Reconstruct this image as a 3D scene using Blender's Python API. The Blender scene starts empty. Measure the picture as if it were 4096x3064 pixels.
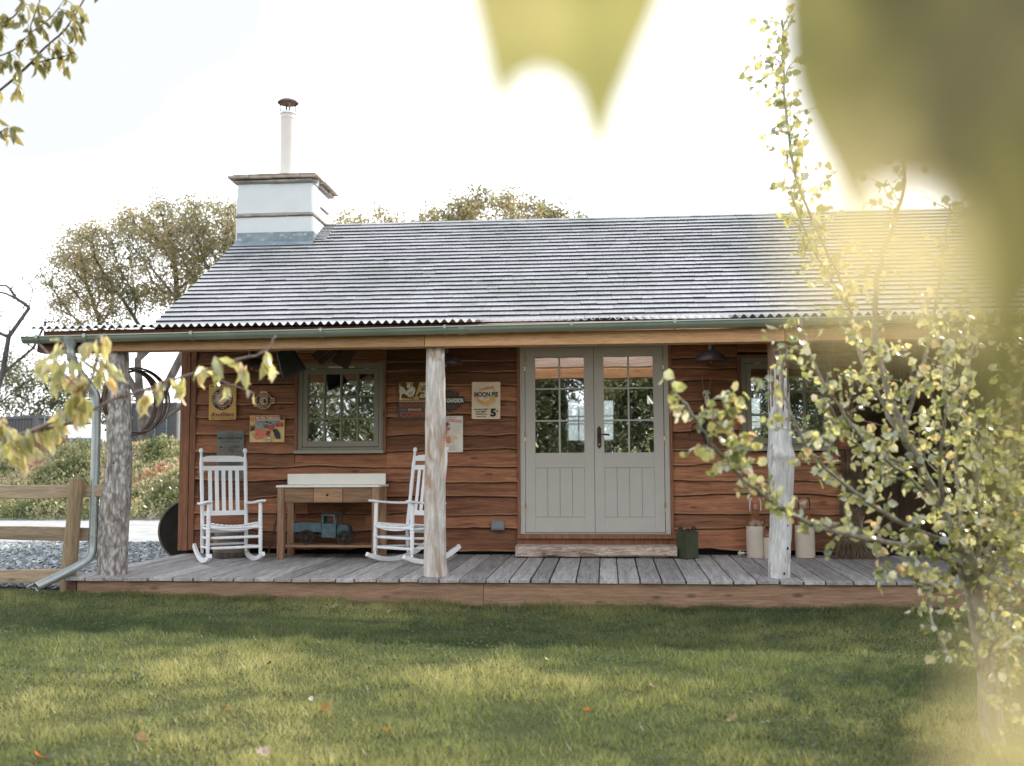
import bpy, bmesh, math, random
import numpy as np
from mathutils import Vector, Matrix, Euler
R = math.radians
rnd = random.Random(11)
nrg = np.random.default_rng(5)
scene = bpy.context.scene
COL = scene.collection

# ---------------------------------------------------------------- object helpers
def tag(o, label=None, cat=None, group=None, kind=None):
    if label: o['label'] = label
    if cat: o['category'] = cat
    if group: o['group'] = group
    if kind: o['kind'] = kind
    return o

def empty(name, loc=(0, 0, 0), rz=0.0):
    o = bpy.data.objects.new(name, None)
    o.location = loc; o.rotation_euler = (0, 0, rz); o.empty_display_size = .1
    COL.objects.link(o)
    return o

def link(name, me, mats, parent=None):
    o = bpy.data.objects.new(name, me)
    for m in (mats if isinstance(mats, (list, tuple)) else [mats]): me.materials.append(m)
    COL.objects.link(o)
    if parent: o.parent = parent
    return o

def copy_tree(o, parent=None):
    c = o.copy(); COL.objects.link(c); c.parent = parent
    for ch in list(o.children): copy_tree(ch, c)
    return c

def frame_of(axis):
    a = Vector(axis).normalized()
    h = Vector((0, 0, 1)) if abs(a.z) < .9 else Vector((0, 1, 0))
    s = a.cross(h).normalized(); t = s.cross(a).normalized()
    return s, t, a

class MB:
    """Collects boxes, bars, tubes, lathes and prisms; build() links them as one mesh object."""
    def __init__(s): s.v = []; s.f = []; s.m = []; s.t = []; s.cur = 0; s.tone = .5
    def add(s, vs, fs, tone=None):
        n = len(s.v); s.v += [tuple(p) for p in vs]
        s.t += [s.tone if tone is None else tone] * len(vs)
        for f in fs: s.f.append([i + n for i in f]); s.m.append(s.cur)
        return s
    def box(s, x0, x1, y0, y1, z0, z1, tone=None, M=None):
        vs = [Vector((x, y, z)) for z in (z0, z1) for y in (y0, y1) for x in (x0, x1)]
        if M: vs = [M @ p for p in vs]
        return s.add(vs, [(0, 2, 3, 1), (4, 5, 7, 6), (0, 1, 5, 4), (2, 6, 7, 3), (0, 4, 6, 2), (1, 3, 7, 5)], tone)
    def bar(s, a, b, w, h, tone=None, up=None):
        a, b = Vector(a), Vector(b); ax = (b - a).normalized()
        if up: t = Vector(up); sd = ax.cross(t).normalized(); t = sd.cross(ax)
        else: sd, t, _ = frame_of(ax)
        vs = [p + sd * (i * w / 2) + t * (j * h / 2) for p in (a, b) for j in (-1, 1) for i in (-1, 1)]
        return s.add(vs, [(0, 1, 3, 2), (4, 6, 7, 5), (0, 4, 5, 1), (2, 3, 7, 6), (0, 2, 6, 4), (1, 5, 7, 3)], tone)
    def tube(s, pts, rad, n=8, caps=True, tone=None, closed=False):
        pts = [Vector(p) for p in pts]; k = len(pts)
        if not isinstance(rad, (list, tuple)): rad = [rad] * k
        if len(rad) != k: rad = list(np.interp(np.linspace(0, 1, k), np.linspace(0, 1, len(rad)), rad))
        vs = []; ref = None
        for i, p in enumerate(pts):
            if closed: d = pts[(i + 1) % k] - pts[i - 1]
            else: d = pts[min(i + 1, k - 1)] - pts[max(i - 1, 0)]
            d = d.normalized() if d.length > 1e-9 else Vector((0, 0, 1))
            if ref is None: sd, t, _ = frame_of(d)
            else:
                sd = (ref - d * ref.dot(d))
                sd = sd.normalized() if sd.length > 1e-6 else frame_of(d)[0]
                t = d.cross(sd)
            ref = sd
            for j in range(n):
                a = 2 * math.pi * j / n
                vs.append(p + (sd * math.cos(a) + t * math.sin(a)) * rad[i])
        fs = []
        for i in range(k if closed else k - 1):
            for j in range(n):
                i2 = (i + 1) % k
                fs.append((i * n + j, i * n + (j + 1) % n, i2 * n + (j + 1) % n, i2 * n + j))
        if caps and not closed:
            fs.append(tuple(range(n))[::-1]); fs.append(tuple((k - 1) * n + j for j in range(n)))
        return s.add(vs, fs, tone)
    def lathe(s, prof, cx=0, cy=0, n=24, M=None, tone=None):
        vs = []; k = len(prof)
        for r, z in prof:
            for j in range(n):
                a = 2 * math.pi * j / n
                p = Vector((cx + r * math.cos(a), cy + r * math.sin(a), z)); vs.append(M @ p if M else p)
        fs = [(i * n + j, i * n + (j + 1) % n, (i + 1) * n + (j + 1) % n, (i + 1) * n + j) for i in range(k - 1) for j in range(n)]
        if prof[0][0] > 1e-4: fs.append(tuple(range(n))[::-1])
        if prof[-1][0] > 1e-4: fs.append(tuple((k - 1) * n + j for j in range(n)))
        return s.add(vs, fs, tone)
    def prism(s, poly, y0, y1, tone=None, M=None):
        """poly: (x,z) outline; extruded from y0 to y1."""
        n = len(poly)
        vs = [Vector((x, y, z)) for y in (y0, y1) for x, z in poly]
        if M: vs = [M @ p for p in vs]
        fs = [tuple(range(n)), tuple(range(n, 2 * n))[::-1]] + [(i, i + n, (i + 1) % n + n, (i + 1) % n) for i in range(n)]
        return s.add(vs, fs, tone)
    def build(s, name, mats, parent=None, smooth=None, bevel=0, at=None):
        me = bpy.data.meshes.new(name)
        off = Vector(at) if at is not None else None
        me.from_pydata([tuple(Vector(p) - off) for p in s.v] if off else s.v, [], s.f)
        for p, m in zip(me.polygons, s.m): p.material_index = m
        a = me.attributes.new('tone', 'FLOAT', 'POINT'); a.data.foreach_set('value', s.t)
        bm = bmesh.new(); bm.from_mesh(me)
        bmesh.ops.recalc_face_normals(bm, faces=bm.faces)
        if bevel:
            es = [e for e in bm.edges if len(e.link_faces) == 2 and e.calc_face_angle(0) > .6]
            bmesh.ops.bevel(bm, geom=es, offset=bevel, segments=1, affect='EDGES', clamp_overlap=True)
        bm.to_mesh(me); bm.free()
        if smooth is not None:
            me.shade_smooth()
            if smooth < 180: me.set_sharp_from_angle(angle=R(smooth))
        o = link(name, me, mats, parent)
        if at is not None and not parent: o.location = at
        return o

def np_mesh(name, V, F, mats, tone=None, parent=None, smooth=False):
    V = np.asarray(V, dtype=np.float32); F = np.asarray(F, dtype=np.int32)
    me = bpy.data.meshes.new(name); k = F.shape[1]
    me.vertices.add(len(V)); me.vertices.foreach_set('co', V.ravel())
    me.loops.add(F.size); me.loops.foreach_set('vertex_index', F.ravel())
    me.polygons.add(len(F))
    me.polygons.foreach_set('loop_start', np.arange(0, F.size, k, dtype=np.int32))
    me.polygons.foreach_set('loop_total', np.full(len(F), k, dtype=np.int32))
    me.update(calc_edges=True); me.validate()
    if tone is not None:
        a = me.attributes.new('tone', 'FLOAT', 'POINT'); a.data.foreach_set('value', np.asarray(tone, dtype=np.float32))
    if smooth: me.shade_smooth()
    return link(name, me, mats, parent)

def vnoise(x, y, s=0):
    """Smooth value noise on numpy arrays."""
    x = np.asarray(x, float); y = np.asarray(y, float)
    xi = np.floor(x); yi = np.floor(y); fx = x - xi; fy = y - yi
    def h(a, b):
        q = np.sin(a * 127.1 + b * 311.7 + s * 74.7) * 43758.5453
        return q - np.floor(q)
    fx = fx * fx * (3 - 2 * fx); fy = fy * fy * (3 - 2 * fy)
    return (h(xi, yi) * (1 - fx) + h(xi + 1, yi) * fx) * (1 - fy) + (h(xi, yi + 1) * (1 - fx) + h(xi + 1, yi + 1) * fx) * fy

# ---------------------------------------------------------------- materials
class NT:
    def __init__(s, name):
        s.m = bpy.data.materials.new(name); s.m.use_nodes = True
        s.t = s.m.node_tree; s.t.nodes.clear()
        s.out = s.t.nodes.new('ShaderNodeOutputMaterial')
    def n(s, typ, **kw):
        nd = s.t.nodes.new('ShaderNode' + typ)
        for k, v in kw.items():
            if k in nd.inputs.keys(): s.set(nd, k, v)
            else: setattr(nd, k, v)
        return nd
    def set(s, nd, k, v):
        if hasattr(v, 'is_output') or hasattr(v, 'links'): s.t.links.new(v, nd.inputs[k])
        else: nd.inputs[k].default_value = v
    def ln(s, a, b): s.t.links.new(a, b)
    def coords(s, scale=(1, 1, 1), kind='Object', rot=(0, 0, 0)):
        tc = s.n('TexCoord'); mp = s.n('Mapping'); s.ln(tc.outputs[kind], mp.inputs['Vector'])
        mp.inputs['Scale'].default_value = scale; mp.inputs['Rotation'].default_value = rot
        return mp.outputs['Vector']
    def noise(s, vec, scale, detail=4, rough=.55, dist=0):
        nd = s.n('TexNoise'); s.ln(vec, nd.inputs['Vector'])
        nd.inputs['Scale'].default_value = scale; nd.inputs['Detail'].default_value = detail
        nd.inputs['Roughness'].default_value = rough; nd.inputs['Distortion'].default_value = dist
        return nd.outputs['Fac']
    def ramp(s, fac, stops):
        r = s.n('ValToRGB'); s.ln(fac, r.inputs['Fac']); e = r.color_ramp.elements
        while len(e) < len(stops): e.new(.5)
        for i, (p, c) in enumerate(stops):
            e[i].position = p
            e[i].color = (*c, 1) if isinstance(c, (tuple, list)) else (c, c, c, 1)
        return r.outputs['Color']
    def mix(s, a, b, fac=.5, mode='MIX'):
        nd = s.n('Mix', data_type='RGBA', blend_type=mode)
        for sock, v in ((nd.inputs[6], a), (nd.inputs[7], b), (nd.inputs[0], fac)):
            if hasattr(v, 'links'): s.ln(v, sock)
            else: sock.default_value = (*v, 1) if isinstance(v, (tuple, list)) else v
        return nd.outputs[2]
    def math(s, op, a, b=0.0):
        nd = s.n('Math', operation=op)
        for i, v in enumerate((a, b)):
            if hasattr(v, 'links'): s.ln(v, nd.inputs[i])
            else: nd.inputs[i].default_value = v
        return nd.outputs[0]
    def attr(s, name='tone'):
        return s.n('Attribute', attribute_name=name).outputs['Fac']
    def bump(s, h, strength=.3, dist=.01):
        b = s.n('Bump'); s.ln(h, b.inputs['Height']); b.inputs['Strength'].default_value = strength
        b.inputs['Distance'].default_value = dist
        return b.outputs['Normal']
    def pbr(s, color, rough=.6, metal=0.0, normal=None, spec=.5, **kw):
        p = s.n('BsdfPrincipled')
        for k, v in (('Base Color', color), ('Roughness', rough), ('Metallic', metal), ('Specular IOR Level', spec)):
            if hasattr(v, 'links'): s.ln(v, p.inputs[k])
            else: p.inputs[k].default_value = (*v, 1) if isinstance(v, (tuple, list)) else v
        if normal is not None: s.ln(normal, p.inputs['Normal'])
        s.ln(p.outputs[0], s.out.inputs['Surface'])
        return s.m

def wood(name, dark, light, grain='X', rough=.7, vary=.5, bump=.35, knots=True, fine=1.0, edge=None, spec=.3):
    t = NT(name)
    sc = {'X': (1.0, 14, 14), 'Y': (14, 1.0, 14), 'Z': (14, 14, 1.0)}[grain]
    tone = t.attr()
    # shift the pattern by the board's own tone so neighbours differ
    tc = t.n('TexCoord'); add = t.n('VectorMath', operation='ADD')
    comb = t.n('CombineXYZ'); sh = t.math('MULTIPLY', tone, 37.0)
    for i in range(3): t.ln(sh, comb.inputs[i])
    t.ln(tc.outputs['Object'], add.inputs[0]); t.ln(comb.outputs[0], add.inputs[1])
    mp = t.n('Mapping'); mp.inputs['Scale'].default_value = sc; t.ln(add.outputs[0], mp.inputs['Vector'])
    vec = mp.outputs['Vector']
    g = t.noise(vec, 1.6, 6, .6, 1.2); f = t.noise(vec, 9 * fine, 3, .6)
    col = t.ramp(g, [(.25, dark), (.62, light)])
    fr = t.ramp(f, [(.3, .62), (.7, 1.12)])
    col = t.mix(col, fr, .8, 'MULTIPLY')
    tr = t.ramp(tone, [(0, 1 - vary), (1, 1 + vary * .9)])
    col = t.mix(col, tr, 1.0, 'MULTIPLY')
    if knots:
        k2 = t.n('Mapping'); k2.inputs['Scale'].default_value = {'X': (2.2, 6, 6), 'Y': (6, 2.2, 6), 'Z': (6, 6, 2.2)}[grain]
        t.ln(add.outputs[0], k2.inputs['Vector'])
        vo = t.n('TexVoronoi'); t.ln(k2.outputs['Vector'], vo.inputs['Vector']); vo.inputs['Scale'].default_value = 1.0
        kr = t.ramp(vo.outputs['Distance'], [(.06, .35), (.13, 1.0)])
        col = t.mix(col, kr, .75, 'MULTIPLY')
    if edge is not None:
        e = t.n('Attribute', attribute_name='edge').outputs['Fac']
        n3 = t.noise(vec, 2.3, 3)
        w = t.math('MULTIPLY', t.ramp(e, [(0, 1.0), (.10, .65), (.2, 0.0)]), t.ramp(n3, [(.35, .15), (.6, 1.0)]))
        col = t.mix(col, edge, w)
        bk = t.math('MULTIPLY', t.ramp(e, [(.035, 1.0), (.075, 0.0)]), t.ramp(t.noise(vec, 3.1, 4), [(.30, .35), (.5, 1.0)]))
        col = t.mix(col, (.018, .010, .007), bk)  # dark bark on the lower edge, doubling as a painted shadow line
    h = t.mix(g, f, .5)
    return t.pbr(col, rough, 0, t.bump(h, bump, .004), spec)

def paint(name, color, rough=.5, vary=.08, bump=.05, metal=0, dirt=None, scale=6, spec=.5):
    t = NT(name); v = t.coords(); n1 = t.noise(v, scale, 5); n2 = t.noise(v, 160, 2)
    col = t.mix(t.ramp(n1, [(.3, tuple(c * (1 - vary * 2) for c in color)), (.7, tuple(min(1, c * (1 + vary)) for c in color))]), color, .3)
    if dirt is not None:
        n3 = t.noise(v, scale * 2.3, 6, .7)
        col = t.mix(col, dirt[0], t.ramp(n3, [(dirt[1], 0.0), (dirt[1] + .12, 1.0)]))
    return t.pbr(col, rough, metal, t.bump(n2, bump, .002), spec)

def leaf_mat(name, stops, trans=.45, gloss=.08, rough=.35):
    """Leaf: colour picked by the tone attribute; light passes through."""
    t = NT(name); tone = t.attr()
    v = t.coords(); n = t.noise(v, 40, 2)
    col = t.mix(t.ramp(tone, stops), t.ramp(n, [(.3, .75), (.7, 1.15)]), .7, 'MULTIPLY')
    d = t.n('BsdfDiffuse', Color=col); tl = t.n('BsdfTranslucent')
    br = t.mix(col, (1.0, .95, .45), .35, 'MULTIPLY'); br2 = t.mix(br, (1.9, 1.9, 1.9), 1.0, 'MULTIPLY')
    t.ln(br2, tl.inputs['Color'])
    g = t.n('BsdfGlossy', Roughness=rough)
    m1 = t.n('MixShader', Fac=trans); t.ln(d.outputs[0], m1.inputs[1]); t.ln(tl.outputs[0], m1.inputs[2])
    m2 = t.n('MixShader', Fac=gloss); t.ln(m1.outputs[0], m2.inputs[1]); t.ln(g.outputs[0], m2.inputs[2])
    t.ln(m2.outputs[0], t.out.inputs['Surface'])
    return t.m

def bark(name, dark, light, scale=8, bump=.8, stretch=.25, rough=.85, patch=None):
    t = NT(name); v = t.coords((1, 1, stretch)); n = t.noise(v, scale, 6, .65, .8); n2 = t.noise(v, scale * 6, 4)
    col = t.mix(t.ramp(n, [(.32, dark), (.66, light)]), t.ramp(n2, [(.3, .6), (.7, 1.1)]), .8, 'MULTIPLY')
    if patch is not None:
        n3 = t.noise(t.coords((1, 1, .35)), patch[1], 3, .6, .5)
        col = t.mix(col, patch[0], t.ramp(n3, [(patch[2], 0.0), (patch[2] + .1, 1.0)]))
    return t.pbr(col, rough, 0, t.bump(t.mix(n, n2, .4), bump, .02), .25)

def flaky(name, base, pale, dark, rough=.85):
    """Weathered trunk: pale flakes over brown grey wood with dark pits and checks."""
    t = NT(name); v = t.coords((1, 1, .42)); n0 = t.noise(v, 11, 7, .7, 1.0); vd = t.n('VectorMath', operation='ADD')
    nz = t.n('TexNoise'); t.ln(v, nz.inputs['Vector']); nz.inputs['Scale'].default_value = 14
    t.ln(v, vd.inputs[0]); sc = t.n('VectorMath', operation='SCALE'); t.ln(nz.outputs['Color'], sc.inputs[0]); sc.inputs['Scale'].default_value = .10; t.ln(sc.outputs[0], vd.inputs[1])
    vo = t.n('TexVoronoi'); t.ln(vd.outputs[0], vo.inputs['Vector']); vo.inputs['Scale'].default_value = 30
    f = t.math('ADD', t.math('MULTIPLY', vo.outputs['Distance'], .55), t.math('MULTIPLY', n0, .9))
    col = t.ramp(f, [(.56, pale), (.70, base), (.90, dark)])
    ch = t.noise(t.coords((1, 1, .07)), 34, 4, .6); col = t.mix(col, t.ramp(ch, [(.28, .45), (.42, 1.0)]), .8, 'MULTIPLY')
    pit = t.noise(t.coords((1, 1, .6)), 17, 3, .5); col = t.mix(col, (.05, .04, .035), t.ramp(pit, [(.70, 0.0), (.75, .9)]))
    return t.pbr(col, rough, 0, t.bump(t.mix(f, ch, .4), .9, .012), .25)

def glass_pane(name, refl=.4, tint=(.8, .85, .84)):
    t = NT(name)
    tr = t.n('BsdfTransparent'); tr.inputs[0].default_value = (*tint, 1)
    g = t.n('BsdfGlossy', Roughness=0.0); g.inputs[0].default_value = (.95, .98, 1, 1)
    lw = t.n('LayerWeight', Blend=.5)
    fac = t.math('ADD', t.math('MULTIPLY', lw.outputs['Fresnel'], .5), refl)
    v = t.coords(); nn = t.bump(t.noise(v, 3.0, 1), .02, .05); t.ln(nn, g.inputs['Normal'])
    m = t.n('MixShader'); t.ln(fac, m.inputs[0]); t.ln(tr.outputs[0], m.inputs[1]); t.ln(g.outputs[0], m.inputs[2])
    t.ln(m.outputs[0], t.out.inputs['Surface'])
    return t.m

M = {}
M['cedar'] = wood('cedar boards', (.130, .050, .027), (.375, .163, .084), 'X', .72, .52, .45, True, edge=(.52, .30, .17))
M['casing'] = wood('cedar casing', (.17, .072, .04), (.34, .155, .085), 'Z', .7, .25, .25)
M['beamwood'] = wood('pale beam', (.52, .265, .125), (.68, .40, .215), 'X', .7, .2, .2, True)
M['purlin'] = wood('pinkish purlin', (.62, .38, .28), (.82, .62, .50), 'X', .7, .2, .2)
M['darkbeam'] = wood('dark beam end', (.09, .04, .026), (.19, .09, .06), 'X', .8, .2, .2)
M['deck'] = wood('weathered decking', (.22, .205, .195), (.50, .475, .465), 'Y', .75, .28, .5, False, .8)
M['skirt'] = wood('deck skirting', (.23, .13, .083), (.40, .245, .16), 'X', .75, .25, .3)
t = NT('split log'); v = t.coords((2.2, 9, 11)); n = t.noise(v, 1.9, 8, .68, 2.4); n2 = t.noise(v, 9, 5, .7, 1.0)
M['step'] = t.pbr(t.mix(t.ramp(n, [(.33, (.12, .065, .045)), (.43, (.50, .36, .28)), (.60, (.80, .68, .59))]), t.ramp(n2, [(.3, .55), (.6, 1.1)]), .9, 'MULTIPLY'), .8, 0, t.bump(t.mix(n, n2, .4), 1.0, .03), .25)
M['railwood'] = wood('fence wood', (.30, .215, .14), (.50, .38, .265), 'X', .8, .3, .3)
M['postwood'] = wood('fence post wood', (.19, .13, .075), (.40, .29, .18), 'Z', .8, .3, .3)
M['bench'] = wood('bench wood', (.21, .12, .07), (.42, .25, .15), 'X', .7, .35, .3)
M['benchleg'] = wood('bench legs', (.25, .14, .085), (.46, .28, .17), 'Z', .7, .25, .3)
M['barrelwood'] = wood('barrel staves', (.05, .04, .034), (.16, .13, .105), 'Z', .8, .4, .4, False)
M['paling'] = wood('paling', (.16, .09, .05), (.32, .2, .12), 'Z', .8, .5, .3)
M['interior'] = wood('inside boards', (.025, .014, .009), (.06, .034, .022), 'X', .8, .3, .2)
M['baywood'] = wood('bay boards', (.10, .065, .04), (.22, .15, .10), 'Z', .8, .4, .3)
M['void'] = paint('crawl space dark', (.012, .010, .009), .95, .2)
M['shingle'] = None
t = NT('silvered shingles'); tone = t.attr(); v = t.coords((9, 1.2, 1.2)); n = t.noise(v, 6, 5, .65, .4); n2 = t.noise(t.coords(), .9, 4)
c = t.mix(t.ramp(n, [(.3, (.36, .358, .378)), (.7, (.52, .52, .555))]), t.ramp(tone, [(0, .70), (.5, .97), (1, 1.15)]), 1.0, 'MULTIPLY')
c = t.mix(c, t.ramp(n2, [(.32, (.70, .75, .69)), (.62, (1, 1, 1))]), 1.0, 'MULTIPLY')
M['shingle'] = t.pbr(c, .48, 0, t.bump(n, .4, .004), .55)
M['butt_shade'] = paint('shaded shingle butts', (.035, .032, .034), .9, .3)  # butt ends coloured near black to stand in for shade below each course
M['post_grey'] = flaky('stripped grey post', (.37, .335, .31), (.57, .55, .53), (.20, .165, .145))
M['post_pale'] = bark('stripped pale post', (.50, .395, .325), (.84, .81, .785), 8, .7, .16, .8, ((.42, .29, .21), 6, .53))
M['post_white'] = bark('bleached post', (.56, .535, .51), (.80, .79, .785), 9, .8, .16, .8, ((.36, .32, .29), 9, .58))
M['post_top'] = bark('bark brown', (.13, .07, .045), (.26, .16, .10), 9, .6, .2)
M['knot'] = paint('knot hole', (.03, .022, .018), .9)
M['sage'] = paint('sage door paint', (.50, .48, .435), .5, .03, .08)
M['olive'] = paint('olive window paint', (.27, .245, .19), .5, .05, .08)
M['sill'] = paint('sill paint', (.33, .31, .25), .5, .05, .08)
M['groove'] = paint('groove shade', (.25, .24, .215), .7)
M['gap'] = paint('shadow gap', (.03, .03, .028), .9)
M['white'] = paint('white chair paint', (.88, .89, .91), .42, .04, .06, dirt=((.66, .645, .62), .66), scale=9)
M['stone_white'] = paint('whitewashed render', (.66, .69, .70), .85, .05, .3, scale=3)
M['slate'] = paint('slate slabs', (.40, .335, .285), .85, .3, .4, scale=9)
M['lead'] = paint('lead flashing', (.24, .30, .335), .5, .25, .1, .2, dirt=((.42, .48, .50), .55), scale=5)
M['mortar'] = paint('lime flaunching', (.50, .56, .58), .9, .15, .3)
M['flue'] = paint('cream flue', (.66, .61, .55), .45, .05, .05)
M['cowl'] = paint('rusted cowl', (.20, .13, .11), .6, .3, .2, .3)
M['steel'] = paint('bright steel', (.55, .56, .57), .35, .1, .05, .8)
M['gutter'] = paint('galvanised gutter', (.40, .45, .40), .38, .12, .05, .55, scale=3)
M['galv'] = paint('galvanised pipe', (.42, .455, .45), .44, .15, .05, .6, scale=4)
M['tin'] = paint('corrugated iron', (.45, .47, .49), .32, .15, .1, .7, dirt=((.20, .10, .07), .68))
t = NT('clear roof sheet'); tr = t.n('BsdfTransparent'); tl = t.n('BsdfTranslucent'); tl.inputs[0].default_value = (.9, .92, .95, 1)
gl = t.n('BsdfGlossy', Roughness=.18); df = t.n('BsdfDiffuse'); df.inputs[0].default_value = (.85, .87, .9, 1)
a = t.n('MixShader', Fac=.35); t.ln(tr.outputs[0], a.inputs[1]); t.ln(tl.outputs[0], a.inputs[2])
b = t.n('MixShader', Fac=.12); t.ln(a.outputs[0], b.inputs[1]); t.ln(df.outputs[0], b.inputs[2])
c = t.n('MixShader', Fac=.12); t.ln(b.outputs[0], c.inputs[1]); t.ln(gl.outputs[0], c.inputs[2]); t.ln(c.outputs[0], t.out.inputs['Surface'])
M['skylight'] = t.m
M['brass'] = paint('worn brass', (.55, .42, .25), .35, .1, .05, .8)
M['blackiron'] = paint('black iron', (.025, .024, .024), .5, .2, .2, .3)
M['rust'] = paint('rust', (.11, .055, .035), .7, .35, .2, .35)
M['lampshade'] = paint('lamp enamel', (.085, .062, .062), .4, .15, .05, .2)
t = NT('clear bulb'); g = t.n('BsdfGlass', Roughness=0.0, IOR=1.1); g.inputs[0].default_value = (1, .9, .75, 1); t.ln(g.outputs[0], t.out.inputs['Surface']); M['bulb'] = t.m
M['pane'] = glass_pane('window pane', .46)
M['doorpane'] = glass_pane('door pane', .50)
M['cream'] = paint('cream plastic', (.66, .60, .47), .4, .03)
M['greybox'] = paint('grey socket plastic', (.22, .24, .26), .45, .05)
M['stoneware'] = paint('stoneware glaze', (.60, .52, .43), .3, .06, .02, spec=.6)
M['brownglaze'] = paint('brown glaze', (.20, .085, .035), .25, .15, .02, spec=.7)
M['copper'] = paint('copper', (.33, .15, .10), .4, .2, .05, .8)
M['cangreen'] = paint('petrol can green', (.050, .060, .030), .45, .25, .15, .1, dirt=((.09, .10, .075), .62))
M['truckblue'] = paint('truck blue tin', (.075, .125, .145), .6, .25, .15, .15, dirt=((.20, .16, .13), .62), scale=14)
M['darktin'] = paint('dark tin', (.05, .048, .045), .6, .3, .2, .3)
M['marble'] = paint('white bench top', (.88, .86, .79), .4, .03, .03, dirt=((.62, .62, .55), .66))
M['bone'] = paint('bleached bone', (.62, .57, .48), .7, .12, .2, scale=20)
M['horn'] = paint('horn', (.30, .21, .12), .5, .2, .1)
M['straw'] = paint('dry brushwood', (.19, .13, .08), .85, .4)
M['satchel'] = paint('dark red tin', (.060, .026, .022), .6, .2, .2)
M['bellgreen'] = paint('blackened metal', (.020, .024, .022), .55, .3, .2, .2)
M['container'] = paint('container paint', (.065, .065, .07), .5, .1, .1, dirt=((.13, .10, .08), .68), scale=2)
M['containergalv'] = paint('container pale side', (.30, .31, .32), .5, .12, .1)
M['teal'] = paint('teal locking bars', (.26, .42, .46), .5, .1)
M['van'] = paint('van white', (.72, .74, .76), .25, .04, .02)
M['vanglass'] = paint('van glass', (.10, .15, .17), .08, .1, .0, spec=.8)
M['tyre'] = paint('tyre', (.02, .02, .02), .9)
M['millstone'] = paint('dark iron plate', (.030, .026, .024), .8, .4, .5)
M['rimwood'] = paint('worn rim', (.20, .16, .12), .8, .2, .2)
def deckz(y): return .045 * (y + 2.03) / 1.85 if y < 0 else .049

# ================================================================ CABIN
XL, XR = -4.75, 7.0
cabin = tag(empty('timber_cabin', (0, 0, 0)), 'long single storey cabin clad in waney edge cedar boards with silvered shingle roof', 'cabin')

# ---- cladding: overlapping waney-edge boards
OPEN = [(-3.45, -2.417, 1.14, 2.189), (-.969, .708, -1, 3.0), (1.411, 2.45, 1.14, 2.189), (2.62, 4.4, -1, 2.36)]
rows = [.095, .31, .475, .655, .83, .995, 1.165, 1.355, 1.54, 1.70, 1.885, 2.04, 2.145, 2.29, 2.44, 2.6]
V = []; F = []; T = []; E_ = []
def clad_run(x0, x1, zlo, zhi, ri):
    """One board row between x0 and x1, split into boards at random joints."""
    xs = [x0]; r = random.Random(int(ri * 131 + (x0 + 9) * 17))
    while xs[-1] < x1:
        L = r.uniform(1.3, 2.8); nx = xs[-1] + L
        if x1 - nx < .5: nx = x1
        xs.append(min(nx, x1))
    for a, b in zip(xs, xs[1:]):
        if b - a < .02: continue
        tone = r.random(); n = max(2, int((b - a) / .035)); g = .0015
        X = np.linspace(a + g, b - g, n + 1)
        low = zlo + (vnoise(X * .62, X * 0 + ri * 7.3, 1) - .5) * .052 + np.maximum(vnoise(X * 1.9, X * 0 + ri * 5.7, 6) - .62, 0) * .10 + (vnoise(X * 3.6, X * 0 + ri * 3.1, 2) - .5) * .012 + (vnoise(X * 11, X * 0 + ri, 3) - .5) * .008
        low = np.maximum(low, .06)
        top = zhi + .035
        yo = -.056 + r.uniform(-.004, .004)
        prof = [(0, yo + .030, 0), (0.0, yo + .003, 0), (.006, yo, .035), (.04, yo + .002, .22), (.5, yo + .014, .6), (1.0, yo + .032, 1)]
        base = len(V)
        for i, x in enumerate(X):
            for k, (f, y, e) in enumerate(prof):
                z = low[i] + f * (top - low[i]) if k != 2 else low[i] + .006
                if k == 3: z = low[i] + .03
                V.append((x, y, z)); T.append(tone); E_.append(e)
        m = len(prof)
        for i in range(n):
            for k in range(m - 1):
                p = base + i * m + k; F.append((p, p + m, p + m + 1, p + 1))
for ri in range(len(rows) - 1):
    zlo, zhi = rows[ri], rows[ri + 1]
    segs = [(-4.60, XR, zlo, zhi)]
    for ox0, ox1, oz0, oz1 in OPEN:
        out = []
        for a, b, l, h in segs:
            if b <= ox0 or a >= ox1 or h <= oz0 or l >= oz1: out.append((a, b, l, h)); continue
            if a < ox0: out.append((a, ox0, l, h))
            if b > ox1: out.append((ox1, b, l, h))
            if l < oz0 - .02 < h: out.append((max(a, ox0), min(b, ox1), l, oz0 - .035))
            if l < oz1 < h - .02: out.append((max(a, ox0), min(b, ox1), oz1, h))
        segs = out
    for a, b, l, h in segs: clad_run(a, b, l, h, ri)
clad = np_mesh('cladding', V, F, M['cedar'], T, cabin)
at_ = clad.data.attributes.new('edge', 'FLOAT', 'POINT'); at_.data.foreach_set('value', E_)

# ---- shell behind the boards, inside faces, gable ends
b = MB()
def wall_with_holes(b, x0, x1, z0, z1, y0, y1, holes):
    xs = sorted({x0, x1, *[q for h in holes for q in (h[0], h[1]) if x0 < q < x1]})
    for a, c in zip(xs, xs[1:]):
        hs = sorted((max(h[2], z0), min(h[3], z1)) for h in holes if h[0] <= a + 1e-6 and h[1] >= c - 1e-6)
        z = z0
        for l, h in hs:
            if l > z + .01: b.box(a, c, y0, y1, z, l)
            z = h
        if z < z1 - .01: b.box(a, c, y0, y1, z, z1)
HF = [(-3.38, -2.48, 1.2, 2.1), (-.90, .64, .25, 2.26), (1.47, 2.38, 1.2, 2.1), (2.62, 4.4, .03, 2.36)]
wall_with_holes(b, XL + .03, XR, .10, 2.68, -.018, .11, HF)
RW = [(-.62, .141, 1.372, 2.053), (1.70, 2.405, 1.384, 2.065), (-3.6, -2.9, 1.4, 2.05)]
wall_with_holes(b, XL + .03, XR, -.1, 2.64, 5.0, 5.12, RW)
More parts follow.
